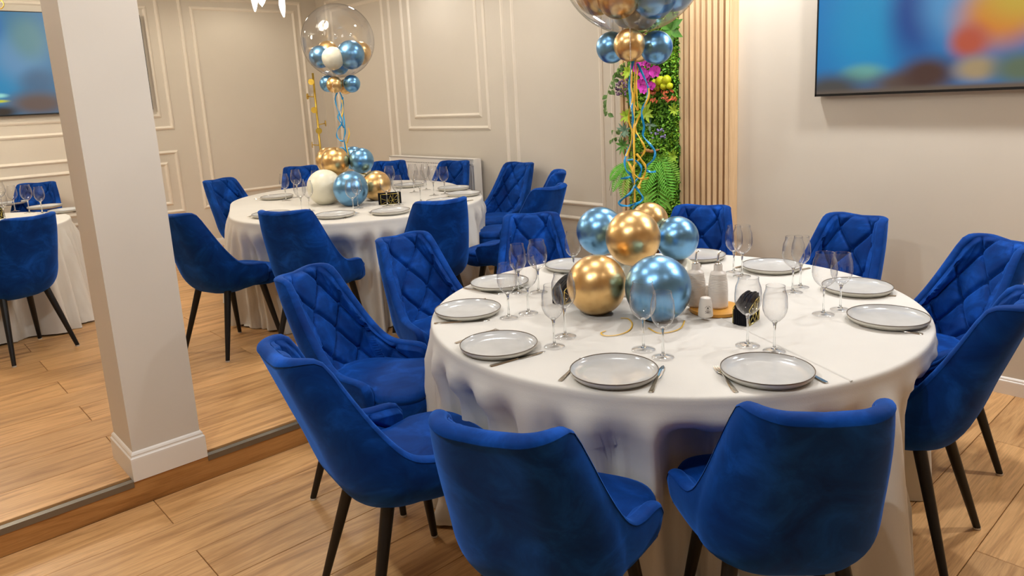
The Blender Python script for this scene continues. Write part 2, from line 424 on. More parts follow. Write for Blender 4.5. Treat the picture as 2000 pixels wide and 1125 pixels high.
nframe('L', -.60, 2.685, 1.445, 2.83); nframe('L', -.47, 2.565, 1.575, 2.715)      # around the television
nframe('L', -.60, 2.685, .545, 1.225); nframe('L', -.47, 2.565, .64, 1.105)        # below it
nframe('B', 6.765, 8.13, .55, 2.83); nframe('B', 6.90, 8.02, .68, 2.72)
nframe('B', 5.24, 6.58, 1.31, 2.83); nframe('B', 5.355, 6.45, 1.43, 2.72)          # over the radiator
nframe('B', 3.745, 5.03, .545, 2.83); nframe('B', 3.86, 4.895, .675, 2.72)

# ================================================================== CHAIRS
CW = [(.385, .105), (.39, .135), (.40, .160), (.415, .184), (.44, .204), (.48, .217), (.54, .221), (.62, .215), (.70, .204), (.80, .187), (.93, .160)]
CL = [(.385, .022), (.41, .034), (.45, .042), (.52, .046), (.60, .044), (.70, .034), (.93, .0)]
CB = [(.385, -.10), (.39, -.128), (.40, -.155), (.42, -.182), (.45, -.207), (.50, -.236), (.56, -.258), (.62, -.277), (.70, -.306), (.80, -.342), (.93, -.390)]
CF = [(.385, .07), (.41, .095), (.46, .115), (.52, .125), (.93, .125)]
CT = [(0, .904), (.12, .909), (.22, .916), (.30, .9195), (.335, .917), (.358, .908), (.375, .892), (.395, .862), (.43, .803), (.48, .728), (.54, .657), (.61, .600), (.69, .569), (.78, .558), (.88, .553), (.94, .545), (.972, .520), (.990, .482), (1.0, .442)]
def upath(q, z):
    w, yb, yf = interp(CW, z), interp(CB, z), interp(CF, z)
    k = sstep(.55, .9, z); rx = (.74-.16*k)*w; ry = min(.15-.045*k, .6*(yf-yb))
    L1 = w-rx; La = pi/2*sqrt((rx*rx+ry*ry)/2); L3 = yf-(yb+ry); tot = L1+La+L3
    d = abs(q)*tot; s = 1 if q >= 0 else -1
    if d <= L1: x, y = d, yb
    elif d <= L1+La:
        a = (d-L1)/La*pi/2; x, y = L1+rx*sin(a), yb+ry*(1-cos(a))
    else: x, y = w+interp(CL, z)*((d-L1-La)/L3)**.8, yb+ry+(d-L1-La)
    return Vector((s*x, y, z)), s*d
def shell_top(q): return interp(CT, abs(q))
def shell_bot(q): return .385+.045*sstep(.5, 1, abs(q))
TH = .040
PA, PB, Z0 = .186, .206, .842     # diamond pitch, first button row
def inner_point(q, z, extra=0.0):
    e = 1e-3
    p, a = upath(q, z); q1 = min(1, q+e); q0 = max(-1, q-e)
    dq = upath(q1, z)[0]-upath(q0, z)[0]; dz = upath(q, z+e)[0]-upath(q, z-e)[0]
    n = dq.cross(dz); n.normalize()
    c = Vector((0, .0, z)) - p
    if n.dot(Vector((c.x, c.y+.02, 0))) < 0: n = -n
    return p+n*(TH+extra), n, a
def build_chair():
    root = bpy.data.objects.new('dining_chair', None); COL.objects.link(root)
    NQ = 72; NS = 24
    ss = [0, .012, .03, .055, .085, .12, .16]+[.16+.84*i/(NS-7) for i in range(1, NS-6)]
    qs = [-1+2*i/NQ for i in range(NQ+1)]
    V = []; Fc = []; rows = []
    for s in ss:
        row = []
        for q in qs:
            z = shell_bot(q)+s*(shell_top(q)-shell_bot(q)); row.append(len(V)); V.append(upath(q, z)[0])
        rows.append(row)
    # rounded rim
    tops = [V[i].copy() for i in rows[-1]]
    RIM = 7
    for a, b in zip(rows[:-1], rows[1:]):
        for i in range(NQ): Fc.append((a[i], a[i+1], b[i+1], b[i]))
    nouter = len(rows); rows2 = []
    for k in range(0, RIM+1):
        th = pi*k/RIM; row = []
        for i, q in enumerate(qs):
            z = shell_top(q); ip, n, _ = inner_point(q, z)
            t = (tops[min(i+1, NQ)]-tops[max(i-1, 0)]).normalized(); up = n.cross(t)
            if up.z < 0 and abs(q) < .93: up = -up
            if abs(q) >= .93 and up.y < 0: up = -up
            row.append(len(V)); V.append(tops[i]+n*(TH/2*(1-cos(th))-.0018*exp(-(k/1.2)**2))+up*(TH*.30*sin(th)))
        rows2.append(row)
    for a, b in zip(rows2[:-1], rows2[1:]):
        for i in range(NQ): Fc.append((a[i], a[i+1], b[i+1], b[i]))
    c = len(V); V.append(Vector((0, -.02, .39)))
    for i in range(NQ): Fc.append((rows[0][i+1], rows[0][i], c))
    Fc.append((rows[0][0], rows[0][-1], c))
    mesh('outer_shell', V, Fc, 'velvet_blue', root, True)
    # tufted inner pad
    NQ2, NZ = 200, 96; V = []; Fc = []; rows = []
    qs2 = [-1+2*i/NQ2 for i in range(NQ2+1)]
    for j in range(NZ+1):
        row = []
        for q in qs2:
            zt = shell_top(q); zb = min(.455, zt-.01); s = j/NZ; z = zb+s*(zt-zb)
            p0, n, a = inner_point(q, z)
            u1, u2 = a/PA+(z-Z0)/PB+.5, a/PA-(z-Z0)/PB+.5
            g = sqrt(1/PA**2+1/PB**2)
            d1, d2 = abs(u1-round(u1))/g, abs(u2-round(u2))/g
            f1, f2 = 1-exp(-(d1/.0058)**1.15), 1-exp(-(d2/.0058)**1.15)
            db = sqrt(d1*d1+d2*d2)
            puff = .020*f1*f2-.010*exp(-(db/.016)**2)
            # more pillow in the middle of each diamond
            puff += .006*min(d1, d2)/.055
            edge = sstep(-.004, .022, zt-z)*sstep(0, .05, 1-abs(q))
            row.append(len(V)); V.append(p0+n*(puff-.002)*edge)
        rows.append(row)
    for a, b in zip(rows[:-1], rows[1:]):
        for i in range(NQ2): Fc.append((a[i], a[i+1], b[i+1], b[i]))
    pad = mesh('tufted_pad', V, Fc, 'velvet_blue', root, True)
    # buttons where the seams cross
    bme = None
    for r in range(0, 5):
        z = Z0-r*PB/2
        for k in range(-2, 3):
            a = (k+.5)*PA if r % 2 == 0 else k*PA
            # find q for that arc length
            best = min((abs(upath(q, z)[1]-a), q) for q in [i/200-1 for i in range(401)])
            if best[0] > .004: continue
            q = best[1]
            if shell_top(q)-z < .05 or abs(q) > .75 or z < .53: continue
            p, n, _ = inner_point(q, z, -.006)
            if bme is None:
                bme = bpy.data.meshes.new('button'); mb = MB(); mb.lathe([(.0105, -.004), (.0100, .001), (.007, .004), (0, .0055)], 10); bme.from_pydata(mb.v, [], mb.f); bme.update()
                bme.materials.append(MATS['velvet_blue']); [setattr(f, 'use_smooth', True) for f in bme.polygons]
            o = bpy.data.objects.new('button', bme); COL.objects.link(o); o.parent = pad
            o.location = p; o.rotation_euler = n.to_track_quat('Z', 'Y').to_euler()
    # seat cushion
    V = []; Fc = []; NS = 44; rows = []
    def loop(ins, z, crown=0):
        row = []
        for k in range(NS):
            a = 2*pi*k/NS; ca, sa = cos(a), sin(a); e = 2/4.2
            hx, hy = .232-ins, .258-ins
            x = hx*math.copysign(abs(ca)**e, ca); y = .046+hy*math.copysign(abs(sa)**e, sa)
            zc_ = min(z, .52); lim = interp(CW, zc_)-.03; k_ = sstep(.15, .06, y); yy = max(0., min(1., (.02-y)/.22)); x *= 1-k_+k_*min(1, lim/.232)*sqrt(max(.05, 1-.75*yy**2.5)); y = max(y, interp(CB, zc_)+.045); row.append(len(V)); V.append((x, y, z-crown*(abs(x/.23)**2*.4+abs((y-.03)/.24)**2*.6)))
        rows.append(row)
    for ins, z, cr in ((.05, .398, 0), (.012, .402, 0), (.002, .412, 0), (0, .440, 0), (.001, .466, 0), (.006, .471, 0), (.001, .476, 0), (.0, .484, 0), (.006, .497, .002), (.02, .506, .004), (.06, .513, .008), (.12, .517, .01), (.18, .519, .01)): loop(ins, z, cr)
    for a, b in zip(rows[:-1], rows[1:]):
        for k in range(NS): Fc.append((a[k], a[(k+1) % NS], b[(k+1) % NS], b[k]))
    Fc.append(tuple(rows[0][::-1])); Fc.append(tuple(rows[-1]))
    mesh('seat_cushion', V, Fc, 'velvet_blue', root, True)
    for (tx, ty, bx, by) in ((-.155, .135, -.212, .203), (.155, .135, .212, .203), (-.135, -.110, -.205, -.228), (.135, -.110, .205, -.228)):
        leg = mesh('leg', *(lambda mb: (mb.v, mb.f))(MB().tube([(tx, ty, .42), ((tx+bx)/2, (ty+by)/2, .214), (bx, by, .007)], [.0215, .0175, .0125], 14)), 'black_metal', root, True)
        autosmooth(leg, 50)
        dx, dy = bx-tx, by-ty
        mesh('foot_cap', *(lambda mb: (mb.v, mb.f))(MB().lathe([(0, 0), (.0125, 0), (.0135, .004), (.0128, .009), (0, .009)], 12, bx, by, 0)), 'foot_plastic', leg)
    return root
proto = build_chair()
CHAIRS = [  # x, y, turn, platform?, label, group
 (1.165, 1.900, 262, 0, 'blue velvet chair with smooth back, left end of the near row, beside the step'),
 (1.212, 1.248, 294, 0, 'blue velvet chair in the foreground, plain back, middle of the three nearest'),
 (1.672, 0.880, 314, 0, 'blue velvet chair in the foreground with plain back, right of the tablecloth gap'),
 (2.550, 0.895, 4, 0, 'blue velvet chair at the right picture edge seen from behind in shadow'),
 (3.180, 1.035, 53, 0, 'tufted blue velvet chair facing left at the far right, behind the shadowed chair'),
 (3.408, 1.585, 82, 0, 'tufted blue velvet chair against the plain right wall below the television'),
 (3.330, 2.272, 110, 0, 'tufted blue velvet chair in front of the wooden slats, behind the blue balloon'),
 (2.700, 2.826, 140, 0, 'tufted blue velvet chair left of the balloons, behind four glasses'),
 (2.080, 2.850, 183, 0, 'tufted blue velvet chair at the near table, farther of the two by the step'),
 (1.490, 2.560, 207, 0, 'tufted blue velvet chair with empty seat showing, second from the front left'),
 (1.674, 4.606, 287, 1, 'blue velvet chair with plain back just right of the pillar'),
 (2.055, 4.130, 305, 1, 'blue velvet chair with plain back at the far table, next to the pillar chair'),
 (2.630, 3.735, 343, 1, 'blue velvet chair with plain back between the two big tables'),
 (2.470, 6.080, 203, 1, 'tufted blue velvet chair at the left end of the far table'),
 (3.190, 6.510, 155, 1, 'tufted blue velvet chair by the coat rack, behind the far table'),
 (3.820, 6.030, 140, 1, 'tufted blue velvet chair at the left end of the radiator'),
 (3.960, 5.410, 108, 1, 'tufted blue velvet chair in front of the radiator right end'),
 (4.030, 4.690, 92, 1, 'tufted blue velvet chair right of the radiator, facing left'),
 (3.220, 3.590, 12, 1, 'blue velvet chair with plain back behind the tufted chair left of the balloons'),
 (3.730, 4.090, 44, 1, 'blue velvet chair seen edge-on against the wall panel'),
 (0.675, 5.627, 21, 1, 'blue velvet chair with plain back left of the pillar'),
 (1.180, 7.850, 156, 1, 'blue velvet chair by the left wall, behind two wine glasses'),
]
for i, (x, y, t, lv, lab) in enumerate(CHAIRS):
    o = proto if i == 0 else copy_tree(proto)
    o.location = (x, y, ZP if lv else 0); o.rotation_euler = (0, 0, radians(t))
    tag(o, lab, 'chair', 'blue velvet dining chairs')

# ================================================================== TABLES
def table_outline(cx, cy, ang, half, R, n):
    """closed stadium (or circle) outline: points, outward normals"""
    u = Vector((cos(ang), sin(ang))); v = Vector((-sin(ang), cos(ang))); c = Vector((cx, cy)); P = []; Nn = []
    per = 2*pi*R+4*half
    for i in range(n):
        s = per*i/n
        if s < pi*R: a = -pi/2+s/R; q = c+u*half; d = u*cos(a)+v*sin(a); p = q+d*R
        elif s < pi*R+2*half: t = s-pi*R; d = v.copy(); p = c+u*(half-t)+v*R
        elif s < 2*pi*R+2*half: a = pi/2+(s-pi*R-2*half)/R; q = c-u*half; d = u*cos(a)+v*sin(a); p = q+d*R
        else: t = s-2*pi*R-2*half; d = -v; p = c+u*(-half+t)-v*R
        P.append(p); Nn.append(d)
    return P, Nn, per, c, u, half
def table(cx, cy, ang, half, R, zf, seed, lab_t, lab_c):
    H = .76
    n = 620 if half == 0 else 680
    P, Nn, per, c, u, hf = table_outline(cx, cy, ang, half, R, n)
    rnd = random.Random(seed)
    # the table itself, hidden below its cloth
    t = thing('dining_table', lab_t, 'table', (cx, cy, zf), ang, 'round dining tables')
    m2 = 64; P2, N2, *_ = table_outline(0, 0, 0, half, R-.012, m2)
    V = [(p.x, p.y, H-.035) for p in P2]+[(p.x, p.y, H-.006) for p in P2]
    mesh('tabletop', V, [tuple(range(m2-1, -1, -1)), tuple(range(m2, 2*m2))]+[(i, (i+1) % m2, m2+(i+1) % m2, m2+i) for i in range(m2)], 'tray_wood', t)
    MB().lathe([(0, 0), (.30, 0), (.30, .02), (.06, .05), (.05, .4), (.06, .68), (.2, .72), (0, .72)], 24).build('pedestal', 'black_metal', t, True)
    # folds: irregular pleats around the rim
    k = []
    s = 0; 
    while s < per: 
        w = rnd.uniform(.10, .22); k.append((s, w, rnd.uniform(.5, 1.25))); s += w
    sc = per/s; k = [(a*sc, w*sc, h) for a, w, h in k]
    def fold(sarc):
        for a, w, h in k:
            if a <= sarc < a+w:
                f = (sarc-a)/w
                return h*(sin(pi*f)**2.2)-.35
        return -.35
    rowsz = [(.0, H), (.006, H-.0012), (.010, H-.005), (.012, H-.011), (.0135, H-.022), (.015, H-.04)]
    dr = [.06, .09, .13, .18, .24, .31, .38, .46, .54, .61, .67, .715, .74, .752]
    near = [(x, y, radians(tt)) for (x, y, tt, lv, _) in CHAIRS if hypot(x-cx, y-cy) < R+half+.75]
    V = []; Fc = []; rows = []
    V.append((cx, cy, zf+H))
    # top rings
    for f in (.25, .5, .75, .93, .98):
        row = []
        for i in range(n):
            p = P[i]; a = max(-hf, min(hf, (p-c).dot(u))); ax = c+u*a
            q = ax+(p-ax)*f if hf == 0 else c+(p-c)*f
            row.append(len(V)); V.append((q.x, q.y, zf+H))
        rows.append(row)
    for (o, z) in rowsz:
        row = []
        for i in range(n):
            q = P[i]+Nn[i]*(o-.012); row.append(len(V)); V.append((q.x, q.y, zf+z))
        rows.append(row)
    base = [fold(per*i/n) for i in range(n)]
    base = [(base[i-1]+2*base[i]+base[(i+1) % n])/4 for i in range(n)]
    wob = [noise.noise(Vector((i*.05, seed, 0))) for i in range(n)]
    for d in dr:
        z = H-d; f = d/.752
        req = [0.0]*n; pts = []
        for i in range(n):
            amp = .030+.072*f
            drift = int(round(wob[i]*6*f)); 
            o = .004+.050*f**.9+base[(i+drift) % n]*amp*sstep(.025, .16, d)
            pts.append(o)
        hgt = sstep(.69, .55, z)
        for (x, y, tt) in near:
            ct, st = cos(tt), sin(tt)
            for i in range(n):
                # walk inward until out of the chair
                q0 = P[i]+Nn[i]*(pts[i])
                o = 0.0
                for _ in range(40):
                    q = q0-Nn[i]*o; dx, dy = q.x-x, q.y-y
                    lx, ly = ct*dx+st*dy, -st*dx+ct*dy
                    if abs(lx) < .25 and -.36 < ly < .29: o += .012
                    else: break
                if o > req[i]: req[i] = o
        sm = req[:]
        K = max(1, int(.075/(per/n)))
        for i in range(n):
            if req[i] > 0:
                for j in range(-K, K+1):
                    w = .5+.5*cos(pi*j/(K+1)); jj = (i+j) % n
                    if req[i]*w > sm[jj]: sm[jj] = req[i]*w
        row = []
        for i in range(n):
            q = P[i]+Nn[i]*(pts[i]-sm[i]*hgt+(min(.05, sm[i])*.9*hgt*(base[i]-.3))); row.append(len(V)); V.append((q.x, q.y, zf+max(.003, z+(.006*sin(i*.21) if f > .97 else 0))))
        rows.append(row)
    for i in range(n): Fc.append((0, rows[0][i], rows[0][(i+1) % n]))
    for a, b in zip(rows[:-1], rows[1:]):
        for i in range(n): Fc.append((a[i], b[i], b[(i+1) % n], a[(i+1) % n]))
    cl = mesh('tablecloth', V, Fc, 'cloth_white', None, True)
    tag(cl, lab_c, 'tablecloth', 'long white tablecloths')
    return cl
MX, MY, MR = 2.335, 1.705, .94
FX, FY, FA, FH = 2.98, 5.22, radians(67.5), .34
GX, GY = .30, 6.65
c1 = table(MX, MY, 0, 0, MR, 0, 3, 'round dining table under the white cloth in the foreground', 'white floor-length tablecloth with a crease on the nearest round table')
table(FX, FY, FA, FH, MR, ZP, 5, 'oval dining table under the white cloth by the radiator', 'white floor-length tablecloth on the table in front of the radiator')
table(GX, GY, 0, 0, MR, ZP, 8, 'dining table under the white cloth left of the pillar', 'white floor-length tablecloth on the table left of the pillar')
# pressed crease across the near cloth
pa, pb = atz(1372, 604, .7605), atz(1664, 744, .7605)
d = (pb-pa).normalized(); s_ = Vector((-d.y, d.x, 0))*.004
V = [pa+s_, pa-s_, pb-s_, pb+s_, pa+Vector((0, 0, .0022)), pb+Vector((0, 0, .0022))]
cr = mesh('pressed_crease', V, [(0, 4, 5, 3), (4, 1, 2, 5), (0, 1, 4), (3, 5, 2)], 'cloth_white', c1)

# ================================================================== TABLEWARE
ZT, ZTP = .7605, ZP+.7605
def proto_mesh(mb, name, mt, smooth=True, deg=40):
    me = bpy.data.meshes.new(name); me.from_pydata([tuple(v) for v in mb.v], [], mb.f); me.update()
    bm = bmesh.new(); bm.from_mesh(me); bmesh.ops.recalc_face_normals(bm, faces=bm.faces); bm.to_mesh(me); bm.free()
    me.materials.append(MATS[mt])
    if smooth:
        for p in me.polygons: p.use_smooth = True
        me.set_sharp_from_angle(angle=radians(deg))
    return me
# --- plates: coupe plate with a brown rim line
PR = .133
plate_me = proto_mesh(MB().lathe([(0, .006), (.085, .006), (.112, .009), (.124, .0155), (.1305, .0225)], 56), 'plate_well', 'plate_glaze')
under_me = proto_mesh(MB().lathe([(.1325, .0225), (.1315, .014), (.120, .004), (.098, .0), (0, .0)], 56), 'underside', 'plate_under')
rim_me = proto_mesh(MB().lathe([(.1302, .0222), (.1310, .0240), (.1322, .0244), (.1332, .0236), (.1330, .0218)], 56), 'rim_line', 'plate_rim')
def plate(p, lab, grp):
    t = thing('dinner_plate', lab, 'plate', p, random.uniform(0, 6), grp)
    link('plate_well', plate_me, None, t); link('underside', under_me, None, t); link('rim_line', rim_me, None, t)
    return t
# --- glasses
def glass_prof(h, rb, rtop, rfoot):
    zb = h*.44; hb = h-zb
    bowl = [(0.0030, zb-.004), (.008, zb+.002), (rb*.45, zb+hb*.07), (rb*.78, zb+hb*.19), (rb*.95, zb+hb*.32), (rb, zb+hb*.44), (rb*.985, zb+hb*.58), (rb*.93, zb+hb*.76), (rtop*1.03, zb+hb*.9), (rtop, h)]
    stem = [(rfoot, .0012), (rfoot*.99, .0022), (rfoot*.6, .0045), (.010, .008), (.0055, .013), (.0040, .022), (.0034, .05), (.0033, zb*.7), (.0042, zb-.012), (.0075, zb-.001), (.011, zb+.006)]
    return bowl, stem
GL = {}
for nm, h, rb, rt_, rf in (('big', .232, .0435, .0325, .0390), ('small', .217, .0385, .0290, .0355)):
    bowl, stem = glass_prof(h, rb, rt_, rf); zb_ = h*.44
    GL[nm] = (proto_mesh(MB().lathe(bowl, 36), 'bowl', 'glass_clear', True, 80),
              proto_mesh(MB().lathe([(rt_-.0004, h-.0012), (rt_-.0008, h), (rt_, h+.0009), (rt_+.0006, h), (rt_+.0002, h-.0012)], 36), 'lip', 'glass_clear', True, 80),
              proto_mesh(MB().lathe([(0, .0050)]+stem[3:-2]+[(.0070, zb_-.001), (.0095, zb_+.0035), (.006, zb_+.0075), (0, zb_+.009)], 20), 'stem', 'glass_solid', True, 80),
              proto_mesh(MB().lathe(stem[:4]+[(0, .0085)], 32), 'foot', 'glass_clear', True, 80))
def glass(p, size, lab, grp):
    t = thing('wine_glass', lab, 'wine glass', p, random.uniform(0, 6), grp)
    b, l, s, f = GL[size]
    link('bowl', b, None, t); link('lip', l, None, t); link('stem', s, None, t); link('foot', f, None, t)
    return t
# --- cutlery, modelled along +x from handle end to tip
def strip(prof, thick=.0022):
    """flat blank from (x, half width, z) stations"""
    V = []; Fc = []; n = len(prof)
    for (x, w, z) in prof: V += [(x, -w, z), (x, w, z), (x, w*.75, z+thick), (x, -w*.75, z+thick)]
    for i in range(n-1):
        a, b = i*4, (i+1)*4
        for k in range(4): Fc.append((a+k, a+(k+1) % 4, b+(k+1) % 4, b+k))
    Fc.append((3, 2, 1, 0)); a = (n-1)*4; Fc.append((a, a+1, a+2, a+3)); return V, Fc
FORK_L, KNIFE_L = .195, .215
hm = MB().add(*strip([(0, .0045, 0), (.004, .008, 0), (.02, .0082, .0004), (.06, .0058, .0012), (.10, .0036, .0036), (.128, .0034, .005)]))
fork_handle = proto_mesh(hm, 'handle', 'cutlery_steel', True, 45)
hd = MB().add(*strip([(.126, .0034, .005), (.136, .009, .0045), (.146, .0118, .0034), (.152, .0120, .003)], .0018))
for k in range(4):
    y = -.0096+.0064*k; pr = [(.150, .0024, .003), (.165, .0020, .0016), (.182, .0017, .0016), (.195, .0008, .0034)]
    v, f = strip(pr, .0016); hd.add([(a, b+y, c) for a, b, c in v], f)
fork_head = proto_mesh(hd, 'tines', 'cutlery_steel', True, 45)
kh = MB().add(*strip([(0, .0045, 0), (.004, .0080, 0), (.03, .0080, 0), (.075, .0058, .0006), (.105, .0048, .0012)], .0034))
knife_handle = proto_mesh(kh, 'handle', 'cutlery_steel', True, 45)
V, Fc = strip([(.105, .0048, .0012), (.113, .0085, .001), (.14, .0100, .0008), (.18, .0100, .0008), (.203, .0068, .0008), (.215, .0006, .0008)], .0012)
knife_blade = proto_mesh(MB().add(V, Fc), 'blade', 'cutlery_steel', True, 45)
def cutlery(kind, a, b, z, lab, grp):
    """a: handle end, b: tip (pixels on the table plane); keeps the real length, centred on the seen span"""
    A, B = atz(a[0], a[1], z), atz(b[0], b[1], z); d = (B-A); d.z = 0; d.normalize()
    Ln = FORK_L if kind == 'fork' else KNIFE_L; start = A
    t = thing(kind, lab, kind, (start.x, start.y, z+.0003), atan2(d.y, d.x), grp)
    if kind == 'fork': link('handle', fork_handle, None, t); link('tines', fork_head, None, t)
    else: link('handle', knife_handle, None, t); link('blade', knife_blade, None, t)
    return t

GP, GG, GC = 'plates on the near table', 'wine glasses on the near table', 'cutlery on the near table'
plate(atz(914, 606, ZT+.012), 'grey plate with brown rim at the left edge of the near table', GP).location.z = ZT
plate(atz(974, 675, ZT+.012), 'grey plate with brown rim, front left, a knife lying below it', GP).location.z = ZT
plate(atz(1199, 726, ZT+.012), 'grey plate between fork and knife, front centre, nearest the middle chair', GP).location.z = ZT
plate(atz(1498, 725, ZT+.012), 'grey plate beside the crease, front right, fork at its left', GP).location.z = ZT
plate(atz(1734, 621, ZT+.012), 'grey plate at the right edge of the near table, fork below it', GP).location.z = ZT
plate(atz(1674, 562, ZT+.012), 'grey plate at the right rear, partly behind a pair of glasses', GP).location.z = ZT
plate(atz(1507, 521, ZT+.012), 'grey plate at the back, in front of the chair below the television', GP).location.z = ZT
plate(atz(1364, 500, ZT+.012), 'grey plate half hidden behind the white oil bottle', GP).location.z = ZT
plate(atz(1117, 519, ZT+.012), 'grey plate half hidden behind the gold balloon', GP).location.z = ZT
plate(atz(976, 553, ZT+.012), 'grey plate at the left rear behind two front glasses', GP).location.z = ZT
for fp, sz, lab in [
    ((1257, 683), 'big', 'larger wine glass in front of the big blue balloon'),
    ((1295, 698), 'small', 'smaller wine glass overlapping the big blue balloon, nearest the viewer'),
    ((1083, 677), 'small', 'smaller wine glass at front left, before the gold balloon'),
    ((1104, 657), 'big', 'larger wine glass just left of the gold balloon, before the dark napkins'),
    ((994, 621), 'small', 'smaller wine glass beside the left edge plate, front one of its pair'),
    ((1032, 612), 'big', 'larger wine glass beside the left edge plate, rear one of its pair'),
    ((1014, 572), 'small', 'smaller wine glass behind the left rear plate'),
    ((1052, 571), 'big', 'larger wine glass behind the left rear plate, seen against the tufted chair'),
    ((1121, 541), 'small', 'wine glass standing before the half hidden plate left of the balloons'),
    ((1157, 533), 'big', 'wine glass mostly hidden behind the upper left blue balloon'),
    ((1433, 532), 'small', 'smaller wine glass at the back, left one against the right wall'),
    ((1449, 540), 'big', 'larger wine glass at the back, right one of the pair by the oil bottles'),
    ((1548, 571), 'big', 'larger wine glass before the rear plate, left of its pair'),
    ((1563, 561), 'small', 'smaller wine glass before the rear plate, overlapped by the larger one'),
    ((1608, 614), 'big', 'larger wine glass at the left of the right rear plate'),
    ((1641, 605), 'small', 'smaller wine glass in front of the right rear plate'),
    ((1460, 675), 'big', 'larger wine glass in front of the black napkins'),
    ((1512, 686), 'small', 'smaller wine glass right of the napkins, behind the front right plate')]:
    glass(atz(fp[0], fp[1], ZT), sz, lab, GG)
for kind, a, b, lab in [
    ('fork', (1093, 745), (1152, 690), 'steel fork left of the front centre plate'),
    ('knife', (1271, 767), (1297, 712), 'steel knife right of the front centre plate'),
    ('fork', (1438, 767), (1392, 708), 'steel fork left of the front right plate'),
    ('knife', (1615, 749), (1545, 712), 'steel knife mostly under the front right plate'),
    ('fork', (889, 671), (984, 641), 'steel fork mostly under the front left plate'),
    ('knife', (957, 716), (1075, 684), 'steel knife below the front left plate'),
    ('knife', (848, 632), (968, 625), 'steel knife below the left edge plate'),
    ('fork', (862, 597), (970, 583), 'steel fork mostly under the left edge plate, tines showing'),
    ('fork', (1803, 653), (1677, 636), 'steel fork below the right edge plate'),
    ('fork', (1750, 578), (1652, 577), 'steel fork below the right rear plate'),
    ('knife', (1582, 524), (1520, 536), 'steel knife beside the rear plate under the television'),
    ('knife', (906, 563), (990, 577), 'steel knife below the left rear plate'),
    ('knife', (1074, 518), (1100, 536), 'steel knife left of the half hidden plate by the balloons'),
    ('knife', (1436, 524), (1470, 515), 'steel knife behind the pair of glasses at the oil bottles'),
    ('fork', (1378, 508), (1366, 520), 'steel fork beside the plate behind the oil bottle')]:
    cutlery(kind, a, b, ZT, lab, GC)

# --- condiment set on a wooden tray
tp = atz(1398, 607, ZT)
def disc(name, r, h, mt, lab, cat, p):
    o = MB().lathe([(0, 0), (r-.004, 0), (r, .003), (r, h-.002), (r-.003, h), (0, h)], 48).build(name, mt, None, True); autosmooth(o, 40); o.location = p; return tag(o, lab, cat)
disc('serving_tray', .098, .016, 'tray_wood', 'round wooden tray holding white oil bottles and shaker', 'tray', tp)
ZTR = ZT+.016
def oil_bottle(p, lab):
    t = thing('oil_bottle', lab, 'bottle', p, 0, 'white ribbed oil bottles on the tray')
    prof = [(0, 0), (.034, 0), (.0375, .003)]
    z = .010
    prof.append((.0378, z))
    for i in range(20):
        r = interp([(.01, .0378), (.06, .0375), (.10, .0345), (.135, .0285)], z)
        prof += [(r, z), (r-.0009, z+.0030), (r, z+.0058)]; z += .0060
    prof += [(.0290, z+.002), (.0270, z+.007), (.0175, z+.012), (.0165, z+.015), (.0160, z+.034), (.0150, z+.036), (0, z+.036)]
    b = MB().lathe(prof, 36).build('body', 'ceramic_white', t, True); autosmooth(b, 60)
    zt = z+.036
    MB().lathe([(0, 0), (.0125, 0), (.0135, .003), (.010, .006), (.007, .008), (0, .008)], 20, 0, 0, zt).build('pourer_collar', 'chrome', t, True)
    sp = MB().tube([(0, 0, zt+.006), (0, 0, zt+.020), (.001, -.001, zt+.036), (.003, -.003, zt+.046), (.008, -.007, zt+.051)], [.0048, .0046, .0046, .0044, .0040], 12).build('pourer_spout', 'chrome', t, True)
    return t
fwd = Vector((FW.x, FW.y, 0)).normalized(); rgt = Vector((fwd.y, -fwd.x, 0))
b1 = atz(1361, 598, ZTR); b2 = atz(1404, 601, ZTR)
oil_bottle(b1+fwd*.012, 'white ribbed oil bottle left on the tray, touching the blue balloon')
oil_bottle(b2+fwd*.012, 'white ribbed oil bottle right on the tray, beside the black napkins')
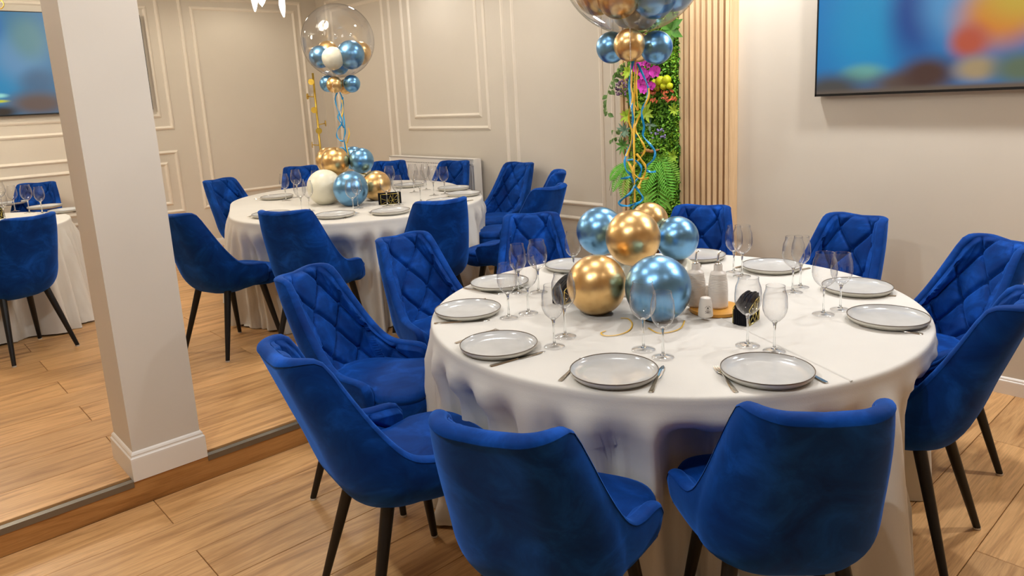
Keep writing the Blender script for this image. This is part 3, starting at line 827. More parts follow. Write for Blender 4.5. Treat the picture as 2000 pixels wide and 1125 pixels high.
def shaker(p, lab, printed):
    t = thing('salt_shaker', lab, 'shaker', p, atan2(-p.y, -p.x), 'small white shakers on the tray')
    b = MB().lathe([(0, 0), (.0255, 0), (.0270, .003), (.0262, .02), (.0235, .045), (.0195, .066), (.0180, .0695), (.014, .0715), (0, .072)], 36).build('body', 'ceramic_white', t, True); autosmooth(b, 60)
    if printed:
        mb = MB()
        def rad(z): return interp([(0, .0271), (.02, .0263), (.045, .0236), (.066, .0196)], z)+.0003
        off = .34
        def pt(s, z): a = off+s/.026; return (rad(z)*cos(a), rad(z)*sin(a), z)
        def line(pts, w):
            for (s0, z0), (s1, z1) in zip(pts[:-1], pts[1:]):
                dx, dz = s1-s0, z1-z0; l = hypot(dx, dz) or 1; nx, nz = -dz/l*w/2, dx/l*w/2
                mb.add([pt(s0+nx, z0+nz), pt(s1+nx, z1+nz), pt(s1-nx, z1-nz), pt(s0-nx, z0-nz)], [(0, 1, 2, 3)])
        cz = .0315
        for k in range(11):                      # arched lettering over the emblem, too small to read
            if k == 5: continue
            a = radians(150-k*12); s0, z0 = .0118*cos(a), cz+.0118*sin(a); line([(s0, z0-.0008), (s0+.0004, z0+.0012)], .0010); line([(s0-.0006, z0+.0011), (s0+.0008, z0+.0011)], .0006)
        line([(.0112*cos(radians(a)), cz+.0112*sin(radians(a))) for a in range(205, 336, 10)], .0009)   # lower arc
        line([(.0100*cos(radians(a)), cz+.0100*sin(radians(a))) for a in range(215, 326, 10)], .0005)
        for a in range(0, 360, 45):              # leafy crest
            line([(0, cz+.0050), (.0034*cos(radians(a)), cz+.0050+.0030*sin(radians(a)))], .0014)
        line([(0, cz+.0012), (0, cz+.004)], .0008)
        for k in range(4):                       # short word under the crest
            s0 = -.0052+k*.0030; line([(s0, cz-.0028), (s0, cz-.0002)], .0007); line([(s0, cz-.0002), (s0+.0014, cz-.0014), (s0, cz-.0028)], .0006)
        for a in range(0, 360, 60): line([(0, cz-.0066), (.0020*cos(radians(a)), cz-.0066+.0020*sin(radians(a)))], .0009)
        line([(-.006, cz-.0058), (.006, cz-.0058)], .0005)
        for k in range(12):                      # line of small print below
            s0 = -.0100+k*.0018; line([(s0, cz-.0142), (s0, cz-.0124)], .0008); 
            if k % 3: line([(s0, cz-.0124), (s0+.001, cz-.0130)], .0006)
        pr = mb.build('printed_emblem', 'print_ink', t); pr['label'] = 'dark printed round emblem with tiny lettering'
    return t
shaker(atz(1378, 617, ZTR), 'small white shaker with a dark printed emblem, front of the tray', True)
shaker(b1+fwd*.055+rgt*.055, 'small white shaker hidden between the two oil bottles', False)

# --- napkins in gold wire holders
def napkin_set(p, rz, lab_n, lab_h, z, big=True, wide=1.0):
    t = thing('napkin_stack', lab_n, 'napkins', (p.x, p.y, z), rz, 'black napkins in holders')
    w, th = .115*wide, .007
    for k in range(6):                # folded napkins standing side by side, fan-shaped tops
        V = []; n = 10; hgt = (.098+.004*sin(k*2.1)) if big else .082
        prof = [(-w/2, .0)]+[(-w/2, hgt*.55)]+[(-w/2+w*i/n, hgt*(.60+.40*sin(pi*.5*min(1, (i/n)*1.25+.06)))) for i in range(1, n)]+[(w/2, hgt*.98), (w/2, 0)]
        if not big: prof = [(-w/2, 0), (-w/2, hgt), (w/2, hgt), (w/2, 0)]
        m_ = len(prof); y0 = -.024+k*.008
        V = [(x, y0, zz+.002) for x, zz in prof]+[(x, y0+th, zz+.002) for x, zz in prof]
        mesh('napkin', V, [tuple(range(m_-1, -1, -1)), tuple(range(m_, 2*m_))]+[(i, (i+1) % m_, m_+(i+1) % m_, m_+i) for i in range(m_)], 'napkin_black', t)
    h = thing('napkin_holder', lab_h, 'napkin holder', (p.x, p.y, z), rz, 'gold wire napkin holders')
    hw, hh = .046*wide, .088 if big else .076
    for sgn in (-1, 1):
        y = sgn*.030; mb = MB(); r = .0018
        O = [(-hw, .002), (hw, .002), (hw, hh), (.006, hh*.90 if big else hh), (-hw, hh*.66 if big else hh)]
        for a, b in zip(O, O[1:]+O[:1]): mb.tube([(a[0], y, a[1]), (b[0], y, b[1])], r, 6)
        web = [((-hw, hh*.62), (-.012, hh*.34)), ((-.012, hh*.34), (hw, hh*.46)), ((.006, hh*.9), (-.012, hh*.34)), ((.006, hh*.9), (.018, hh*.38)), ((.026, hh*.95), (.018, hh*.38)),
               ((hw, hh), (.018, hh*.38)), ((-.012, hh*.34), (-hw, .004)), ((-.012, hh*.34), (.004, .003)), ((.018, hh*.38), (.004, .003)), ((.018, hh*.38), (.034, .003)), ((hw, hh*.44), (.034, .003)), ((-.024, hh*.78), (-.012, hh*.34))]
        for a, b in web: mb.tube([(a[0], y, a[1]), (b[0], y, b[1])], r*.8, 5)
        mb.build('wire_side', 'gold_wire', h, True)
    mb = MB()
    for x in (-hw, hw): mb.tube([(x, -.030, .0015), (x, .030, .0015)], .0013, 6)
    mb.build('wire_base', 'gold_wire', h, True)
napkin_set(atz(1457, 628, ZT), radians(8), 'black paper napkins standing right of the wooden tray', 'gold wire napkin holder right of the wooden tray', ZT)
napkin_set(atz(1104, 588, ZT), radians(8), 'black paper napkins standing left of the gold balloon', 'gold wire napkin holder left of the gold balloon', ZT)
napkin_set(atz(762, 398, ZTP), radians(-30), 'black napkin block on the far table beside gold balloon', 'gold wire holder on the far table with zigzag pattern', ZTP, False, 1.45)
napkin_set(atz(-6, 428, ZTP), radians(40), 'black napkins at the left picture edge on the pillar side table', 'gold wire napkin holder at the left picture edge', ZTP, False)

# --- far table and left table settings
FP, FG, FC = 'plates on the far table', 'wine glasses on the far table', 'cutlery on the far table'
for (x, y), lab in [((530, 419), 'grey plate at the left front of the far table'), ((655, 420), 'grey plate before the far blue balloon'), ((763, 413), 'grey plate in front of the far napkin block'),
                    ((541, 385), 'grey plate at the left rear of the far table'), ((886, 368), 'grey plate before the chair at the radiator right end'), ((905, 379), 'grey plate at the right edge of the far table'),
                    ((868, 393), 'grey plate behind the plain back chair between the tables'), ((798, 362), 'grey plate at the rear of the far table behind glasses')]:
    plate(atz(x, y, ZTP+.012), lab, FP).location.z = ZTP
for fp, sz, lab in [((559, 392), 'small', 'wine glass at the far left of the far table'), ((582, 386), 'big', 'wine glass against the dark chair by the coat rack'), ((590, 414), 'big', 'front wine glass before the white balloon'),
                    ((605, 412), 'small', 'wine glass overlapping the white balloon'), ((691, 417), 'big', 'wine glass in front of the far blue balloon'), ((700, 407), 'small', 'wine glass hidden behind the one before the far blue balloon'),
                    ((620, 384), 'small', 'wine glass half behind the white balloon'), ((764, 380), 'big', 'tall wine glass behind the far napkin block'), ((757, 403), 'big', 'wine glass before the left half of the far napkin block'), ((779, 401), 'small', 'wine glass before the right half of the far napkin block'),
                    ((809, 376), 'big', 'leftmost wine glass against the radiator'), ((822, 394), 'big', 'wine glass in front of the group at the radiator'), ((833, 371), 'small', 'rear wine glass of the group at the radiator'),
                    ((848, 382), 'big', 'middle wine glass of the group at the radiator'), ((869, 379), 'small', 'rightmost wine glass on the far table, before the radiator chair')]:
    glass(atz(fp[0], fp[1], ZTP), sz, lab, FG)
for kind, a, b, lab in [('knife', (673, 427), (694, 416), 'steel knife by the plate before the far blue balloon'), ('fork', (737, 421), (719, 413), 'steel fork by the plate in front of the far napkin block'),
                        ('fork', (484, 424), (500, 419), 'steel fork at the left front of the far table'), ('knife', (497, 389), (585, 386), 'steel knife below the left rear plate of the far table'), ('knife', (924, 391), (912, 393), 'steel knife at the right end of the far table')]:
    cutlery(kind, a, b, ZTP, lab, FC)
for (x, y), lab in [((88, 404), 'grey plate before the chair at the left wall'), ((20, 397), 'grey plate at the left edge behind the small glass'), ((130, 411), 'grey plate at the table edge beside the pillar')]:
    plate(atz(x, y, ZTP+.012), lab, 'plates on the left table').location.z = ZTP
for fp, sz, lab in [((58, 416), 'big', 'large wine glass, left of the two before the wall chair'), ((83, 417), 'small', 'wine glass, right of the two before the wall chair'), ((30, 413), 'small', 'wine glass third from the pillar on the left table'),
                    ((10, 430), 'small', 'short looking wine glass at the left picture edge, nearest'), ((6, 408), 'big', 'tall wine glass at the left picture edge, rear')]:
    glass(atz(fp[0], fp[1], ZTP), sz, lab, 'wine glasses on the left table')
cutlery('knife', (112, 419), (146, 415), ZTP, 'steel knife at the table edge beside the pillar', 'cutlery on the left table')

# ================================================================== BALLOON CENTREPIECES
sph = {}
def balloon_mesh(mt):
    if mt not in sph:
        prof = []
        for j in range(25):
            a = pi*j/24; r = sin(a); z = -cos(a)
            if z < 0: z *= 1.06
            prof.append((r, z))
        prof[0] = (0.0, -1.06); prof[-1] = (0, 1)
        mb = MB().lathe(prof, 40); sph[mt] = proto_mesh(mb, 'balloon', mt, True, 80)
    return sph[mt]
def balloon(root, base, c, r, mt, tilt=(0, 0)):
    o = bpy.data.objects.new('balloon', balloon_mesh(mt)); COL.objects.link(o); o.parent = root
    o.location = Vector(c)-base; o.scale = (r, r, r); o.rotation_euler = (tilt[0], tilt[1], 0)
    return o
def on_table(px, py, rpx, zt):
    """centre and radius of a ball seen at (px, py) with radius rpx that rests on the plane zt"""
    lo, hi = .5, 12
    for _ in range(60):
        d = (lo+hi)/2; p = atd(px, py, d); r = rpx*d/F_PX
        if p.z-r > zt: lo = d
        else: hi = d
    return p, r, d
def catmull(P, sub=6):
    out = []; n = len(P)
    for i in range(n-1):
        p0, p1, p2, p3 = P[max(i-1, 0)], P[i], P[i+1], P[min(i+2, n-1)]
        for k in range(sub):
            t = k/sub; out.append(.5*((2*p1)+(p2-p0)*t+(2*p0-5*p1+4*p2-p3)*t*t+(3*p1-p0-3*p2+p3)*t**3))
    out.append(P[-1]); return out
def ribbon(root, base, pts, mt, w=.007, seed=0, flat=False):
    P = catmull([Vector(p) for p in pts]); V = []; Fc = []; n = len(P)
    for i, p in enumerate(P):
        d = (P[min(i+1, n-1)]-P[max(i-1, 0)]).normalized(); view = FW.copy()
        s = d.cross(Vector((0, 0, 1)) if flat else view); s = s.normalized() if s.length > 1e-4 else RT.copy()
        a = 0 if flat else .95*sin(i*.35+seed)
        nn = s.cross(d); s = s*cos(a)+nn*sin(a)
        q = p-base; up = s.cross(d)*.0004
        V += [q-s*w/2+up, q+s*w/2+up, q+s*w/2-up, q-s*w/2-up]
    for i in range(n-1):
        a, b = 4*i, 4*i+4
        for k in range(4): Fc.append((a+k, a+(k+1) % 4, b+(k+1) % 4, b+k))
    return mesh('ribbon', V, Fc, mt, root, True)
def centrepiece(label, base, dep, balls, collar, bubble, inner, ribs, pole_px, zt, curls=()):
    root = thing('balloon_centerpiece', label, 'balloons', base, 0, 'balloon centerpieces')
    for kind, x, y, r, mt, dd in balls:
        if kind == 'T': p, rr, _ = on_table(x, y, r, zt)
        else: p = atd(x, y, dep+dd); rr = r*(dep+dd)/F_PX
        balloon(root, base, p, rr, mt)
    for x, y, r, mt, dd in collar: balloon(root, base, atd(x, y, dep+dd), r*(dep+dd)/F_PX, mt)
    bx, by, br = bubble; bc = atd(bx, by, dep); R = br*dep/F_PX
    bb = bpy.data.objects.new('bubble_balloon', proto_mesh(MB().sphere((0, 0, 0), 1, 56, 36), 'bubble_balloon', 'bubble_film', True, 80)); COL.objects.link(bb)
    bb.parent = root; bb.location = bc-base; bb.scale = (R, R, R); bb['label'] = 'large clear bubble balloon filled with small balloons'
    for x, y, r, mt, dd in inner:
        p = atd(x, y, dep+dd); rr = r*(dep+dd)/F_PX; off = p-bc
        lim = R*.985-rr
        if off.length > lim: off = off.normalized()*lim
        o = bpy.data.objects.new('small_balloon', balloon_mesh(mt)); COL.objects.link(o); o.parent = bb
        o.location = off/R; s = rr/R; o.scale = (s, s, s)
    a, b = pole_px; A, B = atd(a[0], a[1], dep), atd(b[0], b[1], dep)
    A = Vector((base.x, base.y, zt+.01))
    MB().tube([A-base, Vector((base.x, base.y, B.z))-base], .0026, 10).build('pole', 'glass_clear', root, True)
    MB().lathe([(0, 0), (.075, 0), (.078, .004), (.07, .012), (.012, .018), (0, .018)], 28).build('stand_base', 'ceramic_white', root, True)
    for k, (pts, mt, w) in enumerate(ribs):
        P = [atd(x, y, dep-.012+.010*sin(i*1.3+k)) for i, (x, y) in enumerate(pts)]
        ribbon(root, base, P, mt, w*1.3, k)
    for k, (pts, mt, w) in enumerate(curls):
        ribbon(root, base, [atz(x, y, zt+.003) for x, y in pts], mt, w, k, True)
    return root
base1 = atz(1240, 572, ZT); dep1 = (base1-CAM).dot(FW)
Bl, Go, Wh = 'balloon_blue', 'balloon_gold', 'balloon_white'; rB, rG = 'ribbon_blue', 'ribbon_gold'
centrepiece('tall balloon centerpiece with clear bubble on the nearest table', base1, dep1,
    [('T', 1165, 555, 58, Go, 0), ('T', 1285, 562, 64, Bl, 0), ('A', 1236, 463, 53.5, Go, -.12), ('A', 1172, 450, 46, Bl, .06), ('A', 1322, 464, 42, Bl, .08), ('A', 1268, 432, 37, Go, .16), ('A', 1318, 545, 48, Wh, .17), ('A', 1225, 535, 44, Wh, .22)],
    [(1194, 92, 29.5, Bl, .02), (1229, 87, 30.5, Go, -.09), (1282, 92, 31.5, Bl, .01), (1248, 92, 27, Go, .10)],
    (1237, -83, 145),
    [(1160, -12, 44, Go, -.02), (1203, 3, 44, Go, -.10), (1178, -30, 40, Go, .10), (1250, 18, 38, Wh, .05), (1278, -12, 45, Bl, -.08), (1318, -20, 40, Bl, .04), (1228, -45, 40, Wh, -.12), (1240, -110, 50, Wh, -.1), (1170, -110, 46, Bl, 0), (1305, -115, 46, Go, 0), (1240, -160, 42, Bl, .02), (1225, 22, 30, Wh, .10)],
    [([(1237, 118), (1231, 150), (1230, 180), (1233, 205), (1236, 225), (1237, 250)], rB, .010),
     ([(1241, 116), (1239, 180), (1238, 250), (1239, 320), (1240, 395)], rG, .007),
     ([(1235, 130), (1233, 170), (1236, 190), (1229, 220), (1229, 240), (1235, 258), (1231, 285), (1223, 305)], rG, .007),
     ([(1246, 128), (1243, 160), (1244, 190), (1246, 215), (1240, 205)], rG, .006),
     ([(1267, 172), (1266, 192), (1251, 222), (1243, 240), (1241, 254), (1250, 270), (1259, 288), (1258, 298), (1250, 309), (1239, 322), (1236, 335), (1245, 346), (1257, 350), (1267, 347)], rG, .007),
     ([(1245, 124), (1260, 155), (1266, 174), (1263, 196), (1254, 214), (1254, 228), (1258, 248), (1256, 265), (1268, 280), (1279, 296), (1276, 312), (1263, 324), (1262, 332), (1270, 336), (1281, 335)], rB, .008),
     ([(1243, 263), (1233, 280), (1224, 300), (1220, 315), (1223, 332), (1232, 342), (1226, 347), (1212, 349)], rB, .008),
     ([(1225, 313), (1236, 312), (1246, 318), (1253, 328), (1250, 342), (1243, 352), (1237, 356), (1233, 345)], rB, .008),
     ([(1226, 314), (1233, 328), (1237, 342), (1240, 352)], rG, .008),
     ([(1243, 300), (1252, 312), (1261, 326), (1259, 340), (1251, 356), (1246, 368), (1251, 365)], rG, .008),
     ([(1241, 360), (1231, 377), (1217, 388), (1209, 396), (1213, 401), (1225, 402), (1233, 401), (1243, 397)], rB, .008),
     ([(1240, 364), (1248, 374), (1255, 385), (1253, 392), (1243, 399), (1236, 408)], rB, .008)],
    ((1240, 575), (1240, 62)), ZT,
    [([(1183, 646), (1174, 650), (1180, 655), (1200, 655), (1222, 649), (1233, 640), (1234, 630), (1226, 622), (1212, 621)], rG, .005),
     ([(1266, 640), (1285, 650), (1310, 648), (1330, 640), (1337, 626)], rG, .005)])
base2 = atz(672, 392, ZTP); dep2 = (base2-CAM).dot(FW)
centrepiece('balloon centerpiece with clear bubble on the table by the radiator', base2, dep2,
    [('T', 634, 365, 34, Wh, 0), ('T', 685, 368, 34, Bl, 0), ('T', 735, 362, 29, Go, 0), ('A', 655, 315, 27.5, Go, -.05), ('A', 641, 312, 24, Go, .1), ('A', 706, 313, 24, Bl, -.03), ('A', 691, 308, 22, Bl, .10), ('A', 700, 360, 28, Wh, .25)],
    [(640, 163, 15.5, Bl, .02), (653, 165, 15.5, Go, -.06), (687, 163, 16.5, Bl, 0), (675, 169, 14, Go, .08)],
    (660, 80, 70),
    [(623, 112, 21, Bl, -.05), (649, 118, 21.5, Wh, -.12), (690, 112, 27, Bl, -.06), (706, 105, 22, Go, .06), (662, 125, 20, Bl, .08), (640, 100, 20, Go, .14)],
    [([(659, 180), (655, 192), (658, 210), (664, 225), (668, 240), (659, 254), (658, 266), (664, 274), (671, 276)], rB, .009),
     ([(664, 180), (670, 198), (671, 222), (673, 245), (674, 260), (670, 275)], rB, .009),
     ([(670, 190), (666, 212), (660, 228), (666, 240), (672, 250)], rB, .008),
     ([(668, 195), (670, 215), (667, 228)], rG, .008), ([(680, 250), (682, 262), (678, 280)], rG, .008),
     ([(672, 272), (675, 290), (679, 305), (681, 320)], rB, .008), ([(674, 276), (680, 300), (682, 322)], rG, .008), ([(660, 290), (668, 288), (676, 296)], rB, .008),
     ([(686, 312), (692, 322), (694, 330), (704, 338), (716, 340)], rG, .008)],
    ((672, 392), (668, 150)), ZTP)

# ================================================================== SLAT PANEL AND VERTICAL GARDEN ON THE RIGHT WALL
XSF = 4.07
sp = thing('slat_panel', 'vertical wooden slat wall panel framing the plant wall', 'wall panel', (XR, 2.9, 0))
Yr0 = atx(1425, 200, XSF).y; Yr1 = atx(1327, 200, XSF).y; Yl0 = atx(1238, 330, XSF).y; Yl1 = atx(1214, 330, XSF).y
def sbox(x0, x1, y0, y1, z0, z1): return MB().box(x0-XR, x1-XR, y0-2.9, y1-2.9, z0, z1)
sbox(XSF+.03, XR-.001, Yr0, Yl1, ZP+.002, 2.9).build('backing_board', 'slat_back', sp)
slat_me = {}
def slat(y0, y1):
    k = round(y1-y0, 4)
    if k not in slat_me: slat_me[k] = proto_mesh(MB().box(0, .0295, -k/2, k/2, ZP+.004, 2.895), 'slat', 'slat_oak', False)
    o = bpy.data.objects.new('slat', slat_me[k]); COL.objects.link(o); o.parent = sp; o.location = (XSF-XR, (y0+y1)/2-2.9, 0)
per = (Yr1-Yr0)/8.66
sbox(XSF-.002, XR-.001, Yr0-.010, Yr0+.002, ZP+.002, 2.9).build('end_board', 'slat_oak', sp)
for i in range(9): slat(Yr0+.006+per*i, Yr0+.006+per*i+per*.60)
for i in range(2): slat(Yl1-per*.6-per*i, Yl1-per*i)
# garden
gd = thing('plant_wall', 'green moss and foliage panel set between the wooden slats', 'plant wall', (XSF, (Yr1+Yl0)/2, ZP))
Yg0, Yg1 = Yr1+.004, Yl0-.004; yc = (Yr1+Yl0)/2
MB().box(.0, .028, Yg0-yc, Yg1-yc, .4, 2.78).build('backing', 'moss_dark', gd)
def leaf_quad(mb, p, axis, nrm, L, Wd, bend=.25):
    """pointed leaf of 6 faces, folded along the rib and bending down"""
    axis = axis.normalized(); side = axis.cross(nrm); side = side.normalized() if side.length > 1e-5 else axis.orthogonal().normalized(); nn = side.cross(axis)
    st = [(0, .06), (.3, .85), (.6, .9), (1.0, 0)]
    V = []
    for t, w in st:
        c = p+axis*(L*t)-nn*(bend*L*t*t); V += [c-side*(Wd*w/2)+nn*(Wd*.12*w), c, c+side*(Wd*w/2)+nn*(Wd*.12*w)]
    Fc = []
    for i in range(3):
        a, b = 3*i, 3*i+3
        Fc += [(a, a+1, b+1, b), (a+1, a+2, b+2, b+1)]
    mb.add(V, Fc)
def small_leaf(mb, p, axis, nrm, L, Wd):
    axis = axis.normalized(); side = axis.cross(nrm); side = side.normalized() if side.length > 1e-5 else axis.orthogonal().normalized(); nn = side.cross(axis)
    mb.add([p, p+axis*L*.5-side*Wd/2+nn*Wd*.2, p+axis*L-nn*L*.2, p+axis*L*.5+side*Wd/2+nn*Wd*.2], [(0, 1, 2), (0, 2, 3)])
rg = random.Random(11)
for nm, mt, n, L, dep_ in (('moss_foliage', 'leaf_moss', 9000, .018, .06), ('leafy_foliage', 'leaf_mid', 7000, .024, .06), ('deep_foliage', 'leaf_deep', 5000, .026, .03)):  # last layer: darker green leaves, kept close to the backing
    mb = MB()
    for _ in range(n):
        y = rg.uniform(Yg0-.010, Yg1+.006)-yc; z = rg.uniform(.42, 2.74)
        bump = .5+.5*noise.noise(Vector((y*9, z*9, 3.3)))
        x = -.004-dep_*bump*rg.random()
        if nm == 'moss_foliage' and noise.noise(Vector((y*5+7, z*5, 1))) < -.18: continue
        ax = Vector((-rg.uniform(.3, 1), rg.uniform(-1, 1), rg.uniform(-.9, .7)))
        small_leaf(mb, Vector((x, y, z)), ax, Vector((-1, rg.uniform(-.6, .6), rg.uniform(-.2, .9))), L*rg.uniform(.7, 1.3), L*.62)
    o = mb.build(nm, mt, gd); o['kind'] = 'stuff'
def gp(px, py, out=.04): return atx(px, py, XSF-out)
def plant(name, label, cat, p, group=None): return thing(name, label, cat, p, 0, group)
def fern(p, fronds, label):
    t = plant('fern', label, 'fern', p, 'ferns in the plant wall')
    for (ang, L, out, mt) in fronds:
        mb = MB(); n = 17; pts = []
        for i in range(n+1):
            s = i/n; pts.append(Vector((-out*sin(pi*.55*s), sin(ang)*L*s*(1-.1*s), -cos(ang)*L*s-.05*s*s)))
        mb.tube(pts, [.0022*(1-.7*i/n) for i in range(n+1)], 5)
        for i in range(1, n):
            d = (pts[i+1]-pts[i-1]).normalized(); s = i/n; ll = L*.30*(sin(pi*min(1, s*.92+.10))**.8)
            sd = d.cross(Vector((-1, 0, 0))).normalized()
            for sg in (-1, 1):
                leaf_quad(mb, pts[i], (sd*sg+d*.55+Vector((-.12, 0, 0))), Vector((-1, 0, .2)), ll, .0125, .15)
        mb.build('frond', mt, t)
    return t
fern(gp(1291, 303, .03), [(radians(-4), .40, .07, 'leaf_fern'), (radians(-34), .30, .08, 'leaf_fern'), (radians(28), .24, .06, 'leaf_fern'), (radians(-58), .24, .05, 'leaf_mid')], 'bright green fern hanging at the right of the plant wall')
fern(gp(1232, 318, .03), [(radians(38), .20, .07, 'leaf_fern'), (radians(62), .16, .08, 'leaf_fern'), (radians(10), .22, .06, 'leaf_mid')], 'green fern reaching left over the slats, with dry tips')
t = plant('dry_stem', 'two long dry fern stems hanging left of the slats', 'dry stem', gp(1206, 338, .06))
for e in ((1190, 372), (1193, 382)):
    a, b = gp(1206, 338, .06), gp(e[0], e[1], .07); mdp = (a+b)/2+Vector((0, .012, .012))
    MB().tube([p-t.location for p in catmull([a, mdp, b], 5)], .0016, 5).build('stem', 'leaf_dry', t)
# trailing vines
ivy_me = (lambda mb: (leaf_quad(mb, Vector((0, 0, 0)), Vector((0, 0, -1)), Vector((-1, 0, 0)), .034, .024, .18), proto_mesh(mb, 'leaf', 'leaf_ivy', True, 80))[1])(MB())
def vine(pts, label, step=2, mt=None, name='ivy_vine', seed=1):
    rr = random.Random(seed); P = catmull([gp(x, y, o) for x, y, o in pts], 5); t = plant(name, label, 'vine', P[0], 'trailing vines on the plant wall')
    MB().tube([p-P[0] for p in P], .0013, 5).build('stem', 'leaf_mid', t)
    for i in range(1, len(P), step):
        o = bpy.data.objects.new('leaf', ivy_me); COL.objects.link(o); o.parent = t; o.location = P[i]-P[0]
        o.rotation_euler = (rr.choice((-1, 1))*rr.uniform(.3, 1.1), rr.uniform(-.5, .3), rr.uniform(-.6, .6)); s = rr.uniform(1.0, 1.5); o.scale = (s, s, s)
vine([(1216, 130, .03), (1204, 145, .06), (1192, 163, .08), (1186, 186, .085), (1184, 208, .085), (1187, 222, .085)], 'ivy vine trailing down left of the plant wall, longest', 2, seed=2)
vine([(1218, 132, .03), (1207, 138, .07), (1200, 148, .08), (1199, 160, .08), (1194, 178, .08)], 'ivy vine under the left blue balloon, shorter', 2, seed=5)
vine([(1222, 122, .03), (1211, 128, .06), (1205, 138, .07), (1209, 148, .07)], 'short ivy tuft directly below the left blue balloon', 2, seed=9)
vine([(1220, 262, .03), (1210, 252, .06), (1203, 256, .075), (1195, 254, .08)], 'olive sprig with narrow leaves left of the ribbons', 3, seed=12)
vine([(1219, 272, .03), (1208, 268, .06), (1199, 270, .075), (1193, 274, .08)], 'small leafy sprig low left of the ribbons', 3, seed=15)
# broad bright leaves
def rosette(p, n, L, Wd, mt, label, name, cat, tilt=.55, seed=3):
    rr = random.Random(seed); t = plant(name, label, cat, p)
    for k in range(n):
        a = 2*pi*k/n+rr.uniform(-.2, .2); mb = MB()
        leaf_quad(mb, Vector((0, 0, 0)), Vector((-tilt, sin(a), cos(a))), Vector((-1, 0, .1)), L*rr.uniform(.8, 1.15), Wd, .25)
        o = mb.build('leaf', mt, t, True)
    return t
rosette(gp(1262, 220, .05), 9, .085, .030, 'leaf_lime', 'lime green leaf rosette right of the ribbons', 'leaf_rosette', 'plant', .5, 3)
rosette(gp(1225, 226, .05), 9, .06, .022, 'leaf_lime', 'lime green leaf tuft left of the ribbons', 'leaf_rosette', 'plant', .7, 4)
rosette(gp(1221, 255, .055), 11, .062, .018, 'leaf_blue', 'blue grey succulent rosette left of the ribbons', 'succulent', 'succulent', .5, 5)
rosette(gp(1218, 285, .05), 9, .066, .018, 'leaf_deep', 'dark spiky leaf rosette below the blue grey succulent', 'leaf_rosette', 'plant', .5, 6)
rosette(gp(1270, 243, .05), 4, .06, .022, 'leaf_blue', 'grey green leaves under the lime rosette', 'leaf_sprig', 'plant', .3, 7)
rosette(gp(1310, 58, .05), 6, .12, .055, 'leaf_deep', 'large dark green leaves beneath the clear bubble', 'leaf_sprig', 'plant', .4, 8)
rosette(gp(1266, 378, .045), 8, .10, .042, 'leaf_mid', 'broad mid green leaves behind the gold balloon', 'leaf_sprig', 'plant', .5, 9)
rosette(gp(1302, 390, .045), 8, .08, .032, 'leaf_mid', 'mid green leaf tuft at the foot of the ferns', 'leaf_sprig', 'plant', .5, 10)
rosette(gp(1318, 215, .04), 8, .05, .016, 'leaf_lime', 'small bright leaf tuft below the red leaves', 'leaf_sprig', 'plant', .6, 13)
rosette(gp(1316, 305, .04), 8, .05, .02, 'leaf_moss', 'small moss green tuft at the slat edge', 'leaf_sprig', 'plant', .6, 14)
rosette(gp(1228, 140, .05), 10, .055, .02, 'leaf_lime', 'bright leaf tuft behind the ribbon bunch', 'leaf_sprig', 'plant', .6, 15)
# red leaves
rr = random.Random(21); t = plant('red_leaf_plant', 'rust red leaf cluster beneath the yellow moss', 'plant', gp(1296, 187, .05))
for k in range(34):
    q = gp(rr.uniform(1272, 1322), rr.uniform(176, 196), .05+rr.uniform(0, .03))-t.location; mb = MB()
    leaf_quad(mb, q, Vector((-.5, rr.uniform(-1, 1), rr.uniform(-1, .8))), Vector((-1, 0, .3)), .032*rr.uniform(.7, 1.2), .018, .2); mb.build('leaf', 'leaf_red', t, True)
# yellow moss balls
t = plant('moss_clump', 'clump of round yellow moss balls beside the orchids', 'moss', gp(1291, 162, .05))
for (x, y, r) in ((1279, 164, .030), (1290, 158, .032), (1302, 156, .030), (1297, 168, .026), (1308, 168, .022), (1284, 172, .020)):
    mb = MB(); mb.sphere((0, 0, 0), r, 16, 10)
    mb.v = [tuple(Vector(v)*(1+.12*noise.noise(Vector(v)*120+Vector((x, y, 0))))) for v in mb.v]
    o = mb.build('moss_ball', 'moss_yellow', t, True); o.location = gp(x, y, .06)-t.location
# orchids
def petal_mesh(L, Wd, name, mt):
    V = []; Fc = []; n, m_ = 6, 5
    for i in range(n+1):
        s = i/n; w = Wd*(sin(pi*min(1, .08+s*.86))**.7)
        for j in range(m_):
            u = (j/(m_-1)-.5)*2; V.append((-.012*s*(1-.4*s)-.006*u*u*s, u*w/2, L*s))
    for i in range(n):
        for j in range(m_-1): Fc.append((i*m_+j, i*m_+j+1, (i+1)*m_+j+1, (i+1)*m_+j))
    return proto_mesh(MB().add(V, Fc), name, mt, True, 80)
pet_w, pet_n = petal_mesh(.044, .056, 'petal', 'petal_orchid'), petal_mesh(.040, .030, 'petal', 'petal_orchid'); lip_me = petal_mesh(.020, .018, 'lip', 'petal_throat')
t = plant('orchid_spray', 'magenta orchid spray under the balloon collar', 'orchid', gp(1262, 140, .06))
st = [gp(1276, 190, .02), gp(1268, 165, .07), gp(1262, 140, .08), gp(1255, 118, .07)]
MB().tube([p-t.location for p in catmull(st, 5)], .002, 6).build('stem', 'leaf_mid', t)
